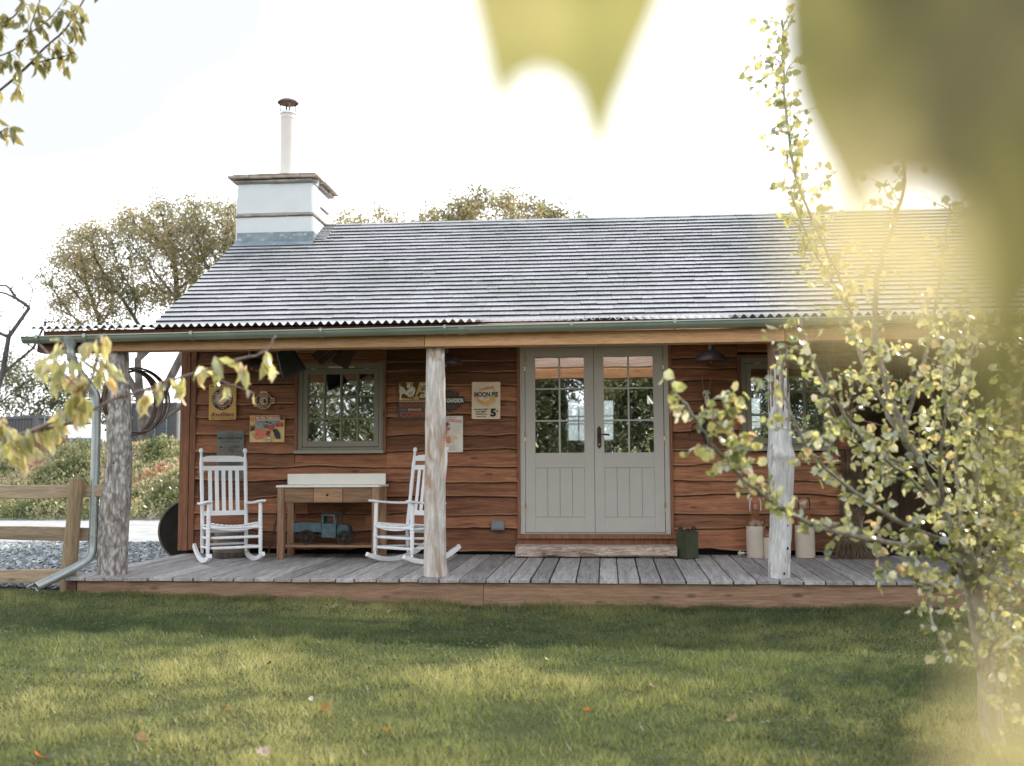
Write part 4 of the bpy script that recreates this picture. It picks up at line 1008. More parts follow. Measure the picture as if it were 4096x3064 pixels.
class Sign:
    def __init__(s, name, label, x, z, w, h, plate, rot=0, corner=.012, outline=None, group='tin advertising signs on the cabin wall', rough=.5):
        """x,z: top-left corner on the wall."""
        s.x, s.z, s.w, s.h, s.rot = x, z, w, h, rot
        s.root = tag(empty(name, (x + w / 2, -.068, z - h / 2)), label, 'sign', group); s.root.rotation_euler = (0, R(rot), 0)
        s.b = MB(); s.mats = []; s.k = 0
        if outline is None:
            outline = []
            for cx, cy, a0 in ((w - corner, corner, 270), (w - corner, h - corner, 0), (corner, h - corner, 90), (corner, corner, 180)):
                for q in range(5): a = R(a0 + 22.5 * q); outline.append((cx + corner * math.cos(a), cy + corner * math.sin(a)))
        b = MB(); b.prism([(u - w / 2, h / 2 - v) for u, v in outline], -.003, .002)
        b.build('sign_plate', plate, s.root)
    def mi(s, c):
        if isinstance(c, tuple):
            c = tuple(min(.9, q * 1.35) if max(c) > .06 else q for q in c); key = 'sign ink %d %d %d' % tuple(int(q * 999) for q in c)
            if key not in M: M[key] = paint(key, c, .5, .10, .02, scale=30, dirt=(tuple(q * .55 for q in c), .70))
            c = M[key]
        if c not in s.mats: s.mats.append(c)
        return s.mats.index(c)
    def tri(s, pts, fs, c):
        s.k += 1; s.b.cur = s.mi(c); y = -.0034 - .00035 * s.k
        s.b.add([(u - s.w / 2, y, s.h / 2 - v) for u, v in pts], fs); return s
    def poly(s, pts, c): return s.tri(pts, [tuple(range(len(pts)))], c)
    def rect(s, u0, v0, u1, v1, c): return s.poly([(u0, v0), (u1, v0), (u1, v1), (u0, v1)], c)
    def disc(s, u, v, r, c, ry=None, n=28): ry = ry or r; return s.poly([(u + r * math.cos(2 * math.pi * i / n), v + ry * math.sin(2 * math.pi * i / n)) for i in range(n)], c)
    def ring(s, u, v, r0, r1, c, a0=0, a1=360, n=36):
        pts = []
        for i in range(n + 1):
            a = R(a0 + (a1 - a0) * i / n); pts += [(u + r0 * math.cos(a), v + r0 * math.sin(a)), (u + r1 * math.cos(a), v + r1 * math.sin(a))]
        return s.tri(pts, [(2 * i, 2 * i + 1, 2 * i + 3, 2 * i + 2) for i in range(n)], c)
    def line(s, pts, w, c):
        for (a, b_), (c_, d) in zip(pts, pts[1:]):
            L = math.hypot(c_ - a, d - b_) or 1; nx, ny = -(d - b_) / L * w / 2, (c_ - a) / L * w / 2
            s.poly([(a + nx, b_ + ny), (c_ + nx, d + ny), (c_ - nx, d - ny), (a - nx, b_ - ny)], c); s.k -= 1
        s.k += 1; return s
    def text(s, t, u, v, h, c, w=None, bold=.02, shear=0, tilt=0):
        """Centred on u, v; cap height h; squeezed to width w when given."""
        vs, fs = text_mesh(t, bold, shear)
        if not vs: return s
        x0 = min(p[0] for p in vs); x1 = max(p[0] for p in vs); cap = .72
        sy = h / cap; sx = sy if w is None else w / (x1 - x0); ct, st = math.cos(tilt), math.sin(tilt)
        pts = []
        for x, y in vs:
            a = (x - (x0 + x1) / 2) * sx; b_ = -(y - cap / 2) * sy; pts.append((u + a * ct - b_ * st, v + a * st + b_ * ct))
        return s.tri(pts, fs, c)
    def arc(s, t, u, v, r, h, c, a_mid=-90, spread=120, flip=False, bold=.02):
        """Letters set round a circle; a_mid in degrees (v points down)."""
        n = len(t)
        for i, chh in enumerate(t):
            if chh == ' ': continue
            f = (i / (n - 1) - .5) if n > 1 else 0
            a = R(a_mid + (spread * f if not flip else -spread * f))
            s.text(chh, u + r * math.cos(a), v + r * math.sin(a), h, c, None, bold, 0, a + math.pi / 2 if not flip else a - math.pi / 2); s.k -= 1
        s.k += 1; return s
    def done(s): return s.b.build('artwork', s.mats, s.root)

def tin(name, color, rust=(.12, .05, .03), amt=.70): return paint(name, tuple(min(.88, q * 1.35) for q in color), .5, .10, .03, dirt=(rust, amt), scale=7)
MUST = (.55, .33, .09); INK = (.022, .02, .02); CREAM = (.62, .48, .30); MAROON = (.20, .055, .055)
# yellow motorcycle sign
w, h = .314, .398
g = Sign('tin_sign', 'yellow tin sign with round black feathered head emblem near the cabin corner', -4.432, 1.933, w, h, tin('mustard tin', MUST, amt=.74), -.5)
g.text("AMERICA'S FIRST MOTORCYCLE COMPANY", w / 2, .024, .011, INK, w * .92)
g.disc(w * .50, .168, .122, INK).disc(w * .5, .168, .086, CREAM).disc(w * .5, .168, .080, MAROON)
g.arc('INDIAN MOTORCYCLE', w * .5, .168, .1035, .022, CREAM, -90, 248, bold=.03); g.arc('1901', w * .5, .168, .1035, .02, CREAM, 90, 44, True)
cx, cy = w * .5, .168
g.poly([(cx - .072, cy - .012), (cx - .066, cy - .04), (cx - .03, cy - .064), (cx + .02, cy - .07), (cx + .03, cy - .05), (cx + .012, cy - .028), (cx + .004, cy + .02), (cx - .012, cy + .062), (cx - .048, cy + .05), (cx - .07, cy + .02)], CREAM)
for k in range(9):
    a = R(150 + k * 17); g.line([(cx + .01, cy - .02), (cx + .075 * math.cos(a), cy - .012 + .06 * math.sin(a))], .003, MAROON)
g.poly([(cx + .012, cy - .03), (cx + .036, cy - .036), (cx + .046, cy - .018), (cx + .058, cy + .004), (cx + .049, cy + .008), (cx + .05, cy + .022), (cx + .036, cy + .036), (cx + .02, cy + .034), (cx + .014, cy + .058), (cx - .018, cy + .064), (cx + .002, cy + .02)], CREAM)
g.line([(cx + .03, cy - .012), (cx + .042, cy - .012)], .004, MAROON).line([(cx + .036, cy + .018), (cx + .05, cy + .018)], .003, MAROON)
g.text('Indian', w * .5, .335, .048, MAROON, w * .86, .016, .35); g.text('MOTORCYCLE', w * .5, .379, .015, (.20, .10, .03), w * .82); g.done()
# round winged badge
w, h = .246, .202
ol = []
for i in range(40):
    a = 2 * math.pi * i / 40; ol.append((.123 + .090 * math.cos(a), .110 + .092 * math.sin(a)))
def star_outline():
    pts = []
    for i in range(72):
        a = 2 * math.pi * i / 72; c, s_ = math.cos(a), math.sin(a); r = .092
        if abs(s_) < .30: r = .122 / max(abs(c), .5)
        if s_ < -.93: r = .112
        pts.append((.123 + r * c, .110 + r * s_))
    return pts
g = Sign('tin_sign', 'small round winged badge sign with brown ring between yellow sign and window', -3.926, 1.852, w, h, tin('cream badge tin', CREAM), outline=star_outline())
c = (.123, .110); g.disc(*c, .086, (.085, .04, .022)).disc(*c, .046, CREAM)
g.rect(.004, .090, .052, .130, CREAM).rect(.194, .090, .242, .130, CREAM).rect(.006, .092, .240, .128, (.075, .035, .02)); g.disc(*c, .046, CREAM)
g.text('GENUINE', .032, .110, .013, CREAM, .040).text('TRADE', .214, .110, .013, CREAM, .040)
g.arc('INDIAN', *c, .066, .024, CREAM, -90, 84, bold=.03); g.arc('MOTORCYCLE', *c, .067, .018, CREAM, 90, 116, True)
g.poly([(.085, .105), (.10, .078), (.128, .072), (.14, .085), (.126, .11), (.118, .145), (.096, .138)], (.50, .30, .12)).poly([(.128, .085), (.148, .09), (.158, .115), (.15, .135), (.13, .14), (.122, .12)], (.07, .03, .02)); g.text('AUTHENTIC', .123, .012, .009, (.09, .04, .02), .048); g.done()
# tobacco sign: a lively scene of figures
w, h = .395, .298
g = Sign('tin_sign', 'colourful tobacco sign of red coated figures beside the left window', -3.957, 1.579, w, h, tin('sandy tin', (.60, .43, .20)), 0, .003)
RED = (.42, .055, .035); BLU = (.18, .27, .33)
g.rect(.06, .055, .34, .12, BLU).rect(0, .10, .09, .14, (.45, .30, .12)).rect(.06, .008, .335, .043, RED).text('PIG TAIL TOBACCO', .2, .0255, .022, (.70, .66, .55), .262, .03)
g.disc(.031, .038, .029, (.55, .22, .05)).disc(.031, .038, .014, (.60, .30, .08)).poly([(.335, .0), (.392, .0), (.392, .05), (.35, .055)], (.10, .045, .03))
for (u, v, rr, c_) in ((.195, .075, .016, (.04, .03, .03)), (.235, .085, .015, (.04, .03, .03)), (.125, .08, .013, RED), (.325, .07, .014, RED), (.365, .08, .013, RED)):
    g.disc(u, v + .014, rr * .85, (.55, .33, .22)); g.disc(u, v, rr, c_, rr * .6)
g.poly([(.21, .11), (.27, .10), (.285, .14), (.25, .17), (.205, .15)], RED).poly([(.17, .10), (.215, .10), (.21, .15), (.165, .14)], (.09, .12, .13)).poly([(.09, .12), (.14, .10), (.17, .14), (.11, .165), (.06, .155)], (.27, .29, .25)).poly([(.30, .085), (.345, .085), (.345, .13), (.295, .13)], RED).poly([(.35, .09), (.388, .09), (.385, .125), (.35, .13)], RED)
g.poly([(.06, .16), (.12, .145), (.19, .165), (.20, .20), (.15, .26), (.08, .27), (.04, .235), (.075, .215)], (.60, .16, .12)).poly([(.01, .12), (.05, .12), (.06, .16), (.01, .18)], (.05, .04, .04)).poly([(.26, .16), (.31, .15), (.345, .20), (.355, .26), (.31, .265), (.285, .21)], (.03, .035, .045)).poly([(.20, .17), (.245, .175), (.215, .235), (.19, .22)], (.16, .045, .03)).poly([(.24, .215), (.285, .21), (.29, .26), (.25, .265)], (.55, .30, .10))
g.line([(.02, .11), (.02, .145)], .004, RED).line([(.04, .11), (.04, .145)], .004, RED).line([(.06, .11), (.06, .145)], .004, RED).line([(.02, .205), (.06, .215), (.10, .205)], .004, (.05, .04, .04))
g.disc(.222, .268, .03, (.16, .06, .04)).disc(.222, .268, .026, (.65, .55, .42)).text('ktas', .222, .268, .018, (.05, .03, .03), .036); g.done()
# moonshine sign
w, h = .305, .537
GRN = (.125, .135, .115); DK = (.045, .042, .038)
g = Sign('tin_sign', 'faded grey green moonshine sign behind the left rocking chair', -4.329, 1.409, w, h, tin('grey green tin', GRN, (.06, .05, .04), .68), .4, .004)
g.text('ESTD 1842', w / 2, .018, .010, DK, .06).text('Genuine', w / 2, .043, .024, DK, .105, .012, .3)
for k in range(3):
    for s_ in (-1, 1):
        u = w / 2 + s_ * (.075 + k * .027); g.poly([(u + (.010 if q % 2 == 0 else .004) * math.sin(q * math.pi / 5), .043 - (.010 if q % 2 == 0 else .004) * math.cos(q * math.pi / 5)) for q in range(10)], DK)
g.text('MOONSHINE', w / 2, .078, .030, DK, w * .93, .035).rect(.09, .101, .21, .103, DK).text('SWEET FIRE CORN LIQUOR', w / 2, .118, .014, DK, w * .72).rect(.02, .132, w - .02, .134, DK)
BR = (.135, .10, .065)
g.rect(.02, .19, .075, .245, BR).disc(.105, .20, .034, BR, .055).rect(.073, .185, .138, .188, DK).rect(.073, .21, .138, .213, DK).disc(.175, .205, .03, (.07, .07, .065), .042).rect(.165, .15, .185, .17, (.07, .07, .065)).rect(.20, .20, .232, .25, BR).rect(.25, .215, .285, .25, BR).poly([(.02, .19), (.047, .165), (.075, .19)], DK)
for k in range(6): g.rect(.20, .155 + k * .006, .285 - (k % 2) * .02, .157 + k * .006, DK)
g.rect(.012, .262, w - .012, .264, DK).rect(w / 2 - .001, .266, w / 2 + .001, .31, DK).text('BASIC INGREDIENTS', w * .27, .287, .014, DK, w * .36).text('PREPARE', w * .72, .277, .012, DK, w * .22).text('FOR THE COPPER', w * .74, .297, .012, DK, w * .38)
for k in range(26): g.rect(.018 + (k % 3) * .004, .325 + k * .0078, w - .022 - (k * 7 % 5) * .006, .3285 + k * .0078, DK)
g.done()
# rooster coffee sign
w, h = .375, .407
OCH = (.56, .37, .10); BRN = (.10, .045, .025)
g = Sign('tin_sign', 'rooster coffee sign with sunray top and charcoal base, left of the middle post', -2.28, 1.936, w, h, tin('charcoal tin', (.075, .072, .062), (.3, .27, .2), .74), .3, .006)
g.rect(.006, .004, w - .006, .222, OCH)
for k in range(9):
    a0, a1 = R(-176 + k * 21), R(-176 + k * 21 + 10.5); L = .42; ox, oy = .175, .20
    pts = [(ox, oy)] + [(min(max(ox + L * math.cos(a), .007), w - .007), min(max(oy + L * math.sin(a), .005), .2)) for a in (a0, a1)]; g.poly(pts, BRN); g.k -= 1
g.k += 1
g.rect(.006, .205, w - .006, .213, (.28, .05, .04)).rect(.006, .218, w - .006, .222, CREAM)
WH = (.66, .62, .50)
for k in range(6): g.line([(.10, .14), (.06 - k * .002, .07 + k * .010), (.03 - k * .002, .06 + k * .022), (.012 + k * .004, .11 + k * .018)], .011, WH)
g.poly([(.085, .12), (.10, .09), (.135, .075), (.15, .055), (.185, .065), (.19, .10), (.18, .135), (.15, .16), (.11, .165)], WH).disc(.113, .052, .022, WH).poly([(.095, .05), (.075, .058), (.097, .062)], (.50, .30, .08)).poly([(.098, .036), (.105, .018), (.114, .03), (.122, .016), (.13, .034)], WH)
g.poly([(.11, .12), (.15, .105), (.165, .12), (.14, .15), (.115, .152)], (.45, .42, .33)).line([(.115, .165), (.108, .2)], .006, OCH).line([(.135, .165), (.14, .2)], .006, OCH)
for k in range(5): g.line([(.145, .03 + k * .004), (.185, .006 + k * .012)], .002, (.30, .07, .06))
g.disc(.205, .185, .028, OCH).ring(.205, .185, .026, .030, BRN).line([(.195, .18), (.197, .178)], .005, BRN).line([(.213, .18), (.215, .178)], .005, BRN).line([(.193, .193), (.205, .199), (.217, .193)], .003, BRN)
g.text('WAKE', .305, .034, .026, WH, .125, .035).text('the', .30, .066, .020, WH, .05, .02, .3).text('HELL', .305, .105, .028, WH, .115, .035).text('UP!', .305, .156, .042, WH, .115, .045, .15)
g.text('ROOSTER', w * .5, .262, .038, (.34, .085, .06), w * .90, .04).text('BRAND', w * .5, .308, .024, OCH, w * .40, .03).rect(.02, .309, .09, .311, WH).rect(w - .09, .309, w - .02, .311, WH).text('COFFEE', w * .5, .360, .050, (.34, .085, .06), w * .88, .045); g.done()
# bar and shield motorcycle sign
w, h = .335, .257
sh = [(.1675, .0), (.21, .028), (.275, .04), (.275, .082), (.335, .082), (.335, .17), (.275, .17), (.27, .195), (.22, .235), (.1675, .257), (.115, .235), (.065, .195), (.06, .17), (.0, .17), (.0, .082), (.06, .082), (.06, .04), (.125, .028)]
g = Sign('tin_sign', 'dark shield shaped motorcycle sign peeping out behind the middle post', -1.88, 1.852, w, h, tin('black shield tin', (.05, .042, .04)), 0, outline=sh)
ins = [(.1675 + (u - .1675) * .93, .128 + (v - .128) * .93) for u, v in sh]; g.poly(ins, (.105, .045, .035))
ins2 = [(.1675 + (u - .1675) * .89, .128 + (v - .128) * .89) for u, v in sh]; g.poly(ins2, (.055, .045, .042))
g.text('MOTOR', w / 2, .058, .036, (.13, .065, .05), .17, .04).rect(.006, .088, w - .006, .164, (.10, .045, .036)).rect(.011, .093, w - .011, .159, (.02, .018, .018)).text('HARLEY-DAVIDSON', w / 2, .126, .045, (.72, .68, .62), w * .92, .035).text('CYCLES', w / 2, .195, .034, (.13, .065, .05), .17, .04); g.done()
# moon pie
w, h = .314, .407
g = Sign('tin_sign', 'cream moon pie sign with crescent moon, left of the double doors', -1.464, 1.925, w, h, tin('cream tin', (.64, .53, .38), (.30, .16, .08), .70), .4, .014)
c = (.157, .142)
g.disc(*c, .108, (.08, .05, .03)).disc(*c, .1045, (.64, .54, .40)).disc(c[0] - .002, c[1], .103, (.60, .36, .09)).disc(c[0] - .012, c[1] - .030, .096, (.64, .54, .40)).poly([(.245, .14), (.236, .162), (.20, .172), (.192, .18), (.20, .186), (.245, .185), (.257, .15)], (.60, .36, .09)).line([(.225, .166), (.232, .164)], .004, INK).line([(.197, .19), (.216, .188)], .003, INK)
g.text('Lookout', .162, .066, .040, (.50, .06, .045), .165, .02, .35, -.18)
g.rect(.028, .108, .290, .165, (.60, .50, .36)); g.text('MOON PIE', w * .507, .137, .052, (.045, .055, .065), w * .84, .05).text('BRAND', w * .5, .178, .010, (.12, .08, .05), .05)
g.arc('The Original Marshmallow Sandwich', *c, .122, .013, (.50, .07, .05), 90, 150, True, .01)
for k, s_ in enumerate(('the BIGGEST', 'and BEST', 'LUNCH in', 'town for')): g.text(s_, .105, .300 + k * .026, .0145, INK, (.165, .122, .128, .112)[k], .03)
g.text('5', .237, .335, .082, INK, .062, .05).text('c', .284, .318, .026, INK, .022, .03).line([(.284, .300), (.284, .335)], .003, INK); g.done()
# creosote medical sign
w, h = .30, .396
g = Sign('tin_sign', 'white medical sign with a head and lungs figure, low beside the middle post', -1.862, 1.554, w, h, tin('chalky tin', (.66, .60, .53), (.36, .13, .08), .71), 0, .008)
RD = (.52, .09, .07)
g.text('BEECHWOOD', .09, .056, .030, RD, .145, .03, 0, -.12).text('CREOSOTE', .222, .054, .030, RD, .130, .03, 0, .14).text('Emulsion Compound', .15, .018, .009, INK, .16)
SK = (.62, .45, .33)
g.disc(.122, .115, .040, SK, .046).poly([(.085, .105), (.095, .07), (.13, .068), (.16, .09), (.14, .10), (.12, .125), (.095, .15)], (.10, .085, .075)).poly([(.158, .10), (.172, .125), (.163, .13), (.165, .155), (.145, .165), (.135, .19), (.10, .185), (.105, .15)], SK)
g.poly([(.10, .18), (.14, .18), (.16, .20), (.22, .215), (.25, .25), (.215, .26), (.195, .30), (.06, .30), (.045, .25), (.05, .21)], SK)
g.poly([(.115, .12), (.16, .13), (.158, .15), (.13, .16), (.118, .2), (.11, .2)], (.42, .15, .11)).disc(.092, .262, .026, (.48, .24, .18), .044).disc(.142, .262, .024, (.48, .24, .18), .044).ring(.092, .262, .024, .027, RD).ring(.142, .262, .022, .025, RD).line([(.117, .19), (.117, .245)], .004, RD)
for k in range(10): g.line([(.185, .105 + k * .009), (.275, .105 + k * .009)], .0012, (.35, .30, .27))
for k in range(6): g.line([(.035, .318 + k * .012), (.265 - (k * 5 % 3) * .02, .318 + k * .012)], .0022, (.25, .21, .19))
g.done()
APPLE={'t':[[1.745,-6.452,-0.561],[1.736,-6.421,-0.327],[1.726,-6.394,-0.046],[1.705,-6.375,0.327],[1.661,-6.348,0.579]],'s1':[[1.661,-6.348,0.579],[1.567,-6.372,0.773],[1.466,-6.398,0.989],[1.382,-6.437,1.129],[1.306,-6.489,1.309],[1.232,-6.564,1.539],[1.217,-6.58,1.729],[1.259,-6.593,1.939],[1.317,-6.62,2.082],[1.354,-6.661,2.263],[1.356,-6.721,2.394]],'s1b':[[1.466,-6.398,0.989],[1.37,-6.371,1.163],[1.283,-6.342,1.341],[1.195,-6.368,1.572],[1.187,-6.331,1.722],[1.103,-6.309,1.988],[0.961,-6.345,2.28],[0.899,-6.373,2.56],[0.875,-6.396,2.829],[0.874,-6.423,3.165]],'s1c':[[1.187,-6.331,1.722],[1.063,-6.406,1.892],[0.956,-6.479,2.057],[0.853,-6.558,2.305]],'s2':[[1.382,-6.437,1.129],[1.427,-6.429,1.334],[1.522,-6.389,1.565],[1.551,-6.403,1.772],[1.597,-6.418,2.011],[1.626,-6.432,2.228]],'l1':[[1.646,-6.346,0.525],[1.449,-6.471,0.614],[1.2,-6.649,0.674],[0.964,-6.825,0.715],[0.831,-6.941,0.764],[0.714,-7.057,0.823],[0.57,-7.178,0.92],[0.494,-7.241,0.991],[0.423,-7.304,1.063],[0.374,-7.363,1.129],[0.321,-7.425,1.207],[0.266,-7.485,1.27]],'l1b':[[0.494,-7.241,0.991],[0.504,-7.298,1.085],[0.467,-7.36,1.191],[0.447,-7.368,1.262]],'l2':[[1.64,-6.354,0.622],[1.351,-6.538,0.718],[1.132,-6.719,0.845],[0.97,-6.843,0.952],[0.834,-6.965,1.066],[0.75,-7.037,1.242],[0.718,-7.05,1.376],[0.749,-7.056,1.481]],'l3':[[1.567,-6.372,0.773],[1.379,-6.504,0.947],[1.163,-6.684,1.072],[1.032,-6.759,1.234],[0.936,-6.779,1.376],[0.883,-6.795,1.518],[0.85,-6.807,1.639]],'dr':[[1.629,-6.349,0.547],[1.437,-6.561,0.469],[1.401,-6.657,0.363],[1.429,-6.695,0.24],[1.483,-6.734,0.159]],'s3':[[1.685,-6.383,0.412],[1.803,-6.344,0.686],[1.913,-6.258,0.987],[1.97,-6.28,1.338],[2.026,-6.301,1.667]],'s4':[[1.707,-6.409,0.123],[1.887,-6.323,0.513],[1.977,-6.344,0.879]],'s5':[[1.661,-6.348,0.579],[1.699,-6.164,0.831],[1.712,-6.083,1.102],[1.785,-6.102,1.421],[1.833,-6.12,1.695]],'s7':[[1.707,-6.409,0.123],[1.755,-6.515,0.244],[1.789,-6.576,0.416],[1.863,-6.636,0.624]],'s8':[[1.789,-6.576,0.416],[1.731,-6.616,0.22],[1.736,-6.649,0.008],[1.704,-6.642,-0.111]],'s9':[[1.567,-6.372,0.773],[1.506,-6.496,0.989],[1.534,-6.562,1.218],[1.516,-6.582,1.448],[1.587,-6.542,1.664]],'s10':[[1.685,-6.383,0.412],[1.777,-6.49,0.591],[1.834,-6.554,0.822],[1.826,-6.576,1.091]],'s11':[[1.466,-6.398,0.989],[1.23,-6.575,1.042],[1.062,-6.696,1.114],[0.971,-6.763,1.214]],'s12':[[1.437,-6.561,0.469],[1.306,-6.676,0.505],[1.173,-6.744,0.571]],'s6':[[1.685,-6.383,0.412],[1.667,-6.559,0.699],[1.605,-6.688,0.989],[1.678,-6.702,1.251]]}
SPRIG={'a':[[-2.467,-7.564,1.089],[-2.33,-7.605,1.116],[-2.156,-7.642,1.147],[-2.011,-7.684,1.209],[-1.949,-7.685,1.283],[-1.914,-7.688,1.37],[-1.899,-7.694,1.453],[-1.877,-7.696,1.505]],'b':[[-2.156,-7.642,1.147],[-2.019,-7.632,1.173],[-1.904,-7.628,1.252],[-1.807,-7.621,1.283],[-1.728,-7.616,1.307],[-1.606,-7.609,1.352],[-1.525,-7.603,1.368],[-1.458,-7.599,1.39],[-1.41,-7.596,1.411],[-1.331,-7.59,1.425],[-1.269,-7.587,1.456],[-1.257,-7.589,1.498]],'c':[[-1.525,-7.603,1.368],[-1.438,-7.592,1.323],[-1.333,-7.579,1.284]],'d':[[-1.949,-7.685,1.283],[-2.018,-7.748,1.366],[-2.051,-7.755,1.418],[-2.094,-7.762,1.461]],'e':[[-1.914,-7.688,1.37],[-1.94,-7.744,1.409],[-1.983,-7.749,1.426],[-2.034,-7.755,1.443]],'f':[[-2.37,-7.668,1.236],[-2.271,-7.706,1.189],[-2.211,-7.696,1.128]]}
TOPTWIG={'a':[[-3.132,-6.649,2.757],[-2.971,-6.643,2.866],[-2.828,-6.64,2.996],[-2.729,-6.64,3.098],[-2.648,-6.638,3.162],[-2.59,-6.639,3.246],[-2.532,-6.643,3.36]],'b':[[-2.98,-6.754,2.981],[-2.845,-6.745,3.025],[-2.811,-6.745,3.067],[-2.772,-6.745,3.103],[-2.659,-6.741,3.188],[-2.584,-6.743,3.293]],'c':[[-2.772,-6.745,3.103],[-2.749,-6.749,3.182],[-2.707,-6.754,3.293]],'d':[[-2.978,-6.766,3.138],[-2.843,-6.757,3.182],[-2.809,-6.76,3.249],[-2.785,-6.763,3.316]],'e':[[-2.828,-6.64,2.996],[-2.718,-6.633,3.023],[-2.65,-6.628,3.036],[-2.604,-6.625,3.056]],'f':[[-3.111,-6.635,2.608],[-2.974,-6.627,2.665],[-2.932,-6.625,2.681]]}
NEAR={'A':[[0.064,-11.074,1.214],[0.067,-11.071,1.181],[0.068,-11.07,1.161],[0.072,-11.068,1.144],[0.079,-11.066,1.128],[0.086,-11.064,1.115],[0.094,-11.062,1.093],[0.098,-11.062,1.106],[0.105,-11.062,1.112],[0.115,-11.061,1.113],[0.126,-11.06,1.11],[0.133,-11.059,1.103],[0.138,-11.057,1.085],[0.143,-11.055,1.064],[0.148,-11.053,1.04],[0.155,-11.053,1.057],[0.171,-11.054,1.082],[0.196,-11.055,1.127],[0.199,-11.061,1.198],[0.141,-11.069,1.238],[0.089,-11.074,1.237]],'D':[[-0.056,-11.103,1.191],[-0.049,-11.101,1.172],[-0.044,-11.099,1.152],[-0.037,-11.096,1.121],[-0.03,-11.097,1.142],[-0.022,-11.096,1.146],[-0.012,-11.095,1.14],[-0.001,-11.091,1.105],[0.006,-11.093,1.132],[0.014,-11.094,1.15],[0.022,-11.094,1.167],[0.029,-11.095,1.187],[0.006,-11.099,1.21],[-0.024,-11.102,1.216],[-0.049,-11.104,1.209]],'B':[[0.028,-11.336,1.043],[0.025,-11.335,1.034],[0.026,-11.334,1.026],[0.03,-11.333,1.018],[0.035,-11.334,1.024],[0.037,-11.334,1.034],[0.034,-11.335,1.043]],'H':[[0.039,-11.315,1.044],[0.038,-11.314,1.036],[0.041,-11.313,1.024],[0.044,-11.313,1.033],[0.043,-11.314,1.042]],'E':[[0.065,-11.283,1.061],[0.062,-11.282,1.036],[0.064,-11.28,1.012],[0.069,-11.277,0.99],[0.075,-11.279,1.012],[0.078,-11.281,1.044],[0.074,-11.283,1.064]],'C':[[0.041,-11.36,0.989],[0.038,-11.36,0.984],[0.035,-11.36,0.976],[0.034,-11.359,0.969],[0.043,-11.359,0.969],[0.045,-11.359,0.982],[0.043,-11.36,0.992]],'F':[[0.054,-11.283,1.049],[0.053,-11.283,1.036],[0.056,-11.282,1.026],[0.058,-11.281,1.02],[0.061,-11.281,1.028],[0.062,-11.282,1.039],[0.059,-11.283,1.049]],'G':[[-0.11,-11.108,1.193],[-0.102,-11.106,1.176],[-0.097,-11.105,1.169],[-0.09,-11.105,1.174],[-0.083,-11.106,1.192],[-0.095,-11.108,1.206]]}
FALLEN=[[-2.348,-2.485,-0.22],[-1.836,-2.711,-0.22],[-1.607,-2.11,-0.22],[-2.412,-5.994,-0.22],[-1.441,-6.138,-0.22],[-1.56,-5.956,-0.22],[-1.493,-6.94,-0.22],[-2.378,-7.155,-0.22],[-1.912,-6.222,-0.22],[-1.041,-6.488,-0.22],[-2.083,-6.814,-0.22],[-2.079,-5.074,-0.22],[0.112,-4.001,-0.22],[0.232,-5.373,-0.22],[-0.114,-6.014,-0.22],[0.592,-6.152,-0.22],[-1.457,-2.195,-0.22],[-0.4,-4.62,-0.22],[0.799,-4.854,-0.22]]
# ================================================================ GROUND
def H(x, y):
    x = np.asarray(x, float); y = np.asarray(y, float)
    g = -.262 + .112 * np.clip((-1.0 - x) / 4.2, 0, 1.3)
    g = g + .018 * (vnoise(x * .7, y * .7, 1) - .5) * np.clip((-y - 2.2) / 1.5, 0, 1)
    edge = 10.6 + 1.2 * (vnoise(x * .35, x * 0, 2) - .5) - .02 * (x + 11)
    k = np.clip((y - edge) / 3.4, 0, 1); k = k * k * (3 - 2 * k)
    bank = k * (1.42 + .35 * (vnoise(x * .5, y * .5, 3) - .5) + .04 * (x + 12))
    back = -1.15 * np.exp(-((y - 24.0) / 3.6) ** 2) * np.clip((y - 17) / 3, 0, 1)
    return g + bank + back
def sheet(name, xs, ys, mat, dz=0.0, kind='structure', mask=None):
    X, Y = np.meshgrid(xs, ys); Z = H(X, Y) + dz
    V = np.stack([X.ravel(), Y.ravel(), Z.ravel()], 1); nx = len(xs); F = []
    for j in range(len(ys) - 1):
        i = np.arange(nx - 1); F.append(np.stack([j * nx + i, j * nx + i + 1, (j + 1) * nx + i + 1, (j + 1) * nx + i], 1))
    return tag(np_mesh(name, V, np.concatenate(F), mat, None, None, True), kind=kind)
t = NT('lawn soil'); v = t.coords(); n = t.noise(v, 2.2, 5); n2 = t.noise(v, 60, 4)
c = t.mix(t.ramp(n, [(.3, (.05, .062, .025)), (.7, (.11, .115, .045))]), t.ramp(n2, [(.3, .55), (.7, 1.2)]), 1, 'MULTIPLY'); M['soil'] = t.pbr(c, .95, 0, t.bump(n2, .8, .02), .2)
t = NT('slate gravel bed'); v = t.coords(); n = t.noise(v, 34, 5, .7); n2 = t.noise(v, 1.4, 3); M['gravelbed'] = t.pbr(t.mix(t.ramp(n, [(.35, (.06, .075, .085)), (.7, (.30, .34, .36))]), t.ramp(n2, [(.3, .8), (.7, 1.1)]), 1, 'MULTIPLY'), .7, 0, t.bump(n, 1, .02), .4)
t = NT('pale track'); v = t.coords(); n = t.noise(v, 3, 6, .7); n2 = t.noise(v, 50, 3); M['track'] = t.pbr(t.mix(t.ramp(n, [(.3, (.36, .37, .38)), (.7, (.55, .55, .55))]), t.ramp(n2, [(.3, .8), (.7, 1.1)]), 1, 'MULTIPLY'), .9, 0, t.bump(n2, .4, .01), .2)
t = NT('bank earth'); v = t.coords(); n = t.noise(v, 2.5, 6, .7); M['bankearth'] = t.pbr(t.ramp(n, [(.3, (.05, .05, .025)), (.6, (.14, .13, .07)), (.75, (.26, .22, .14))]), .95, 0, t.bump(n, 1, .1), .1)
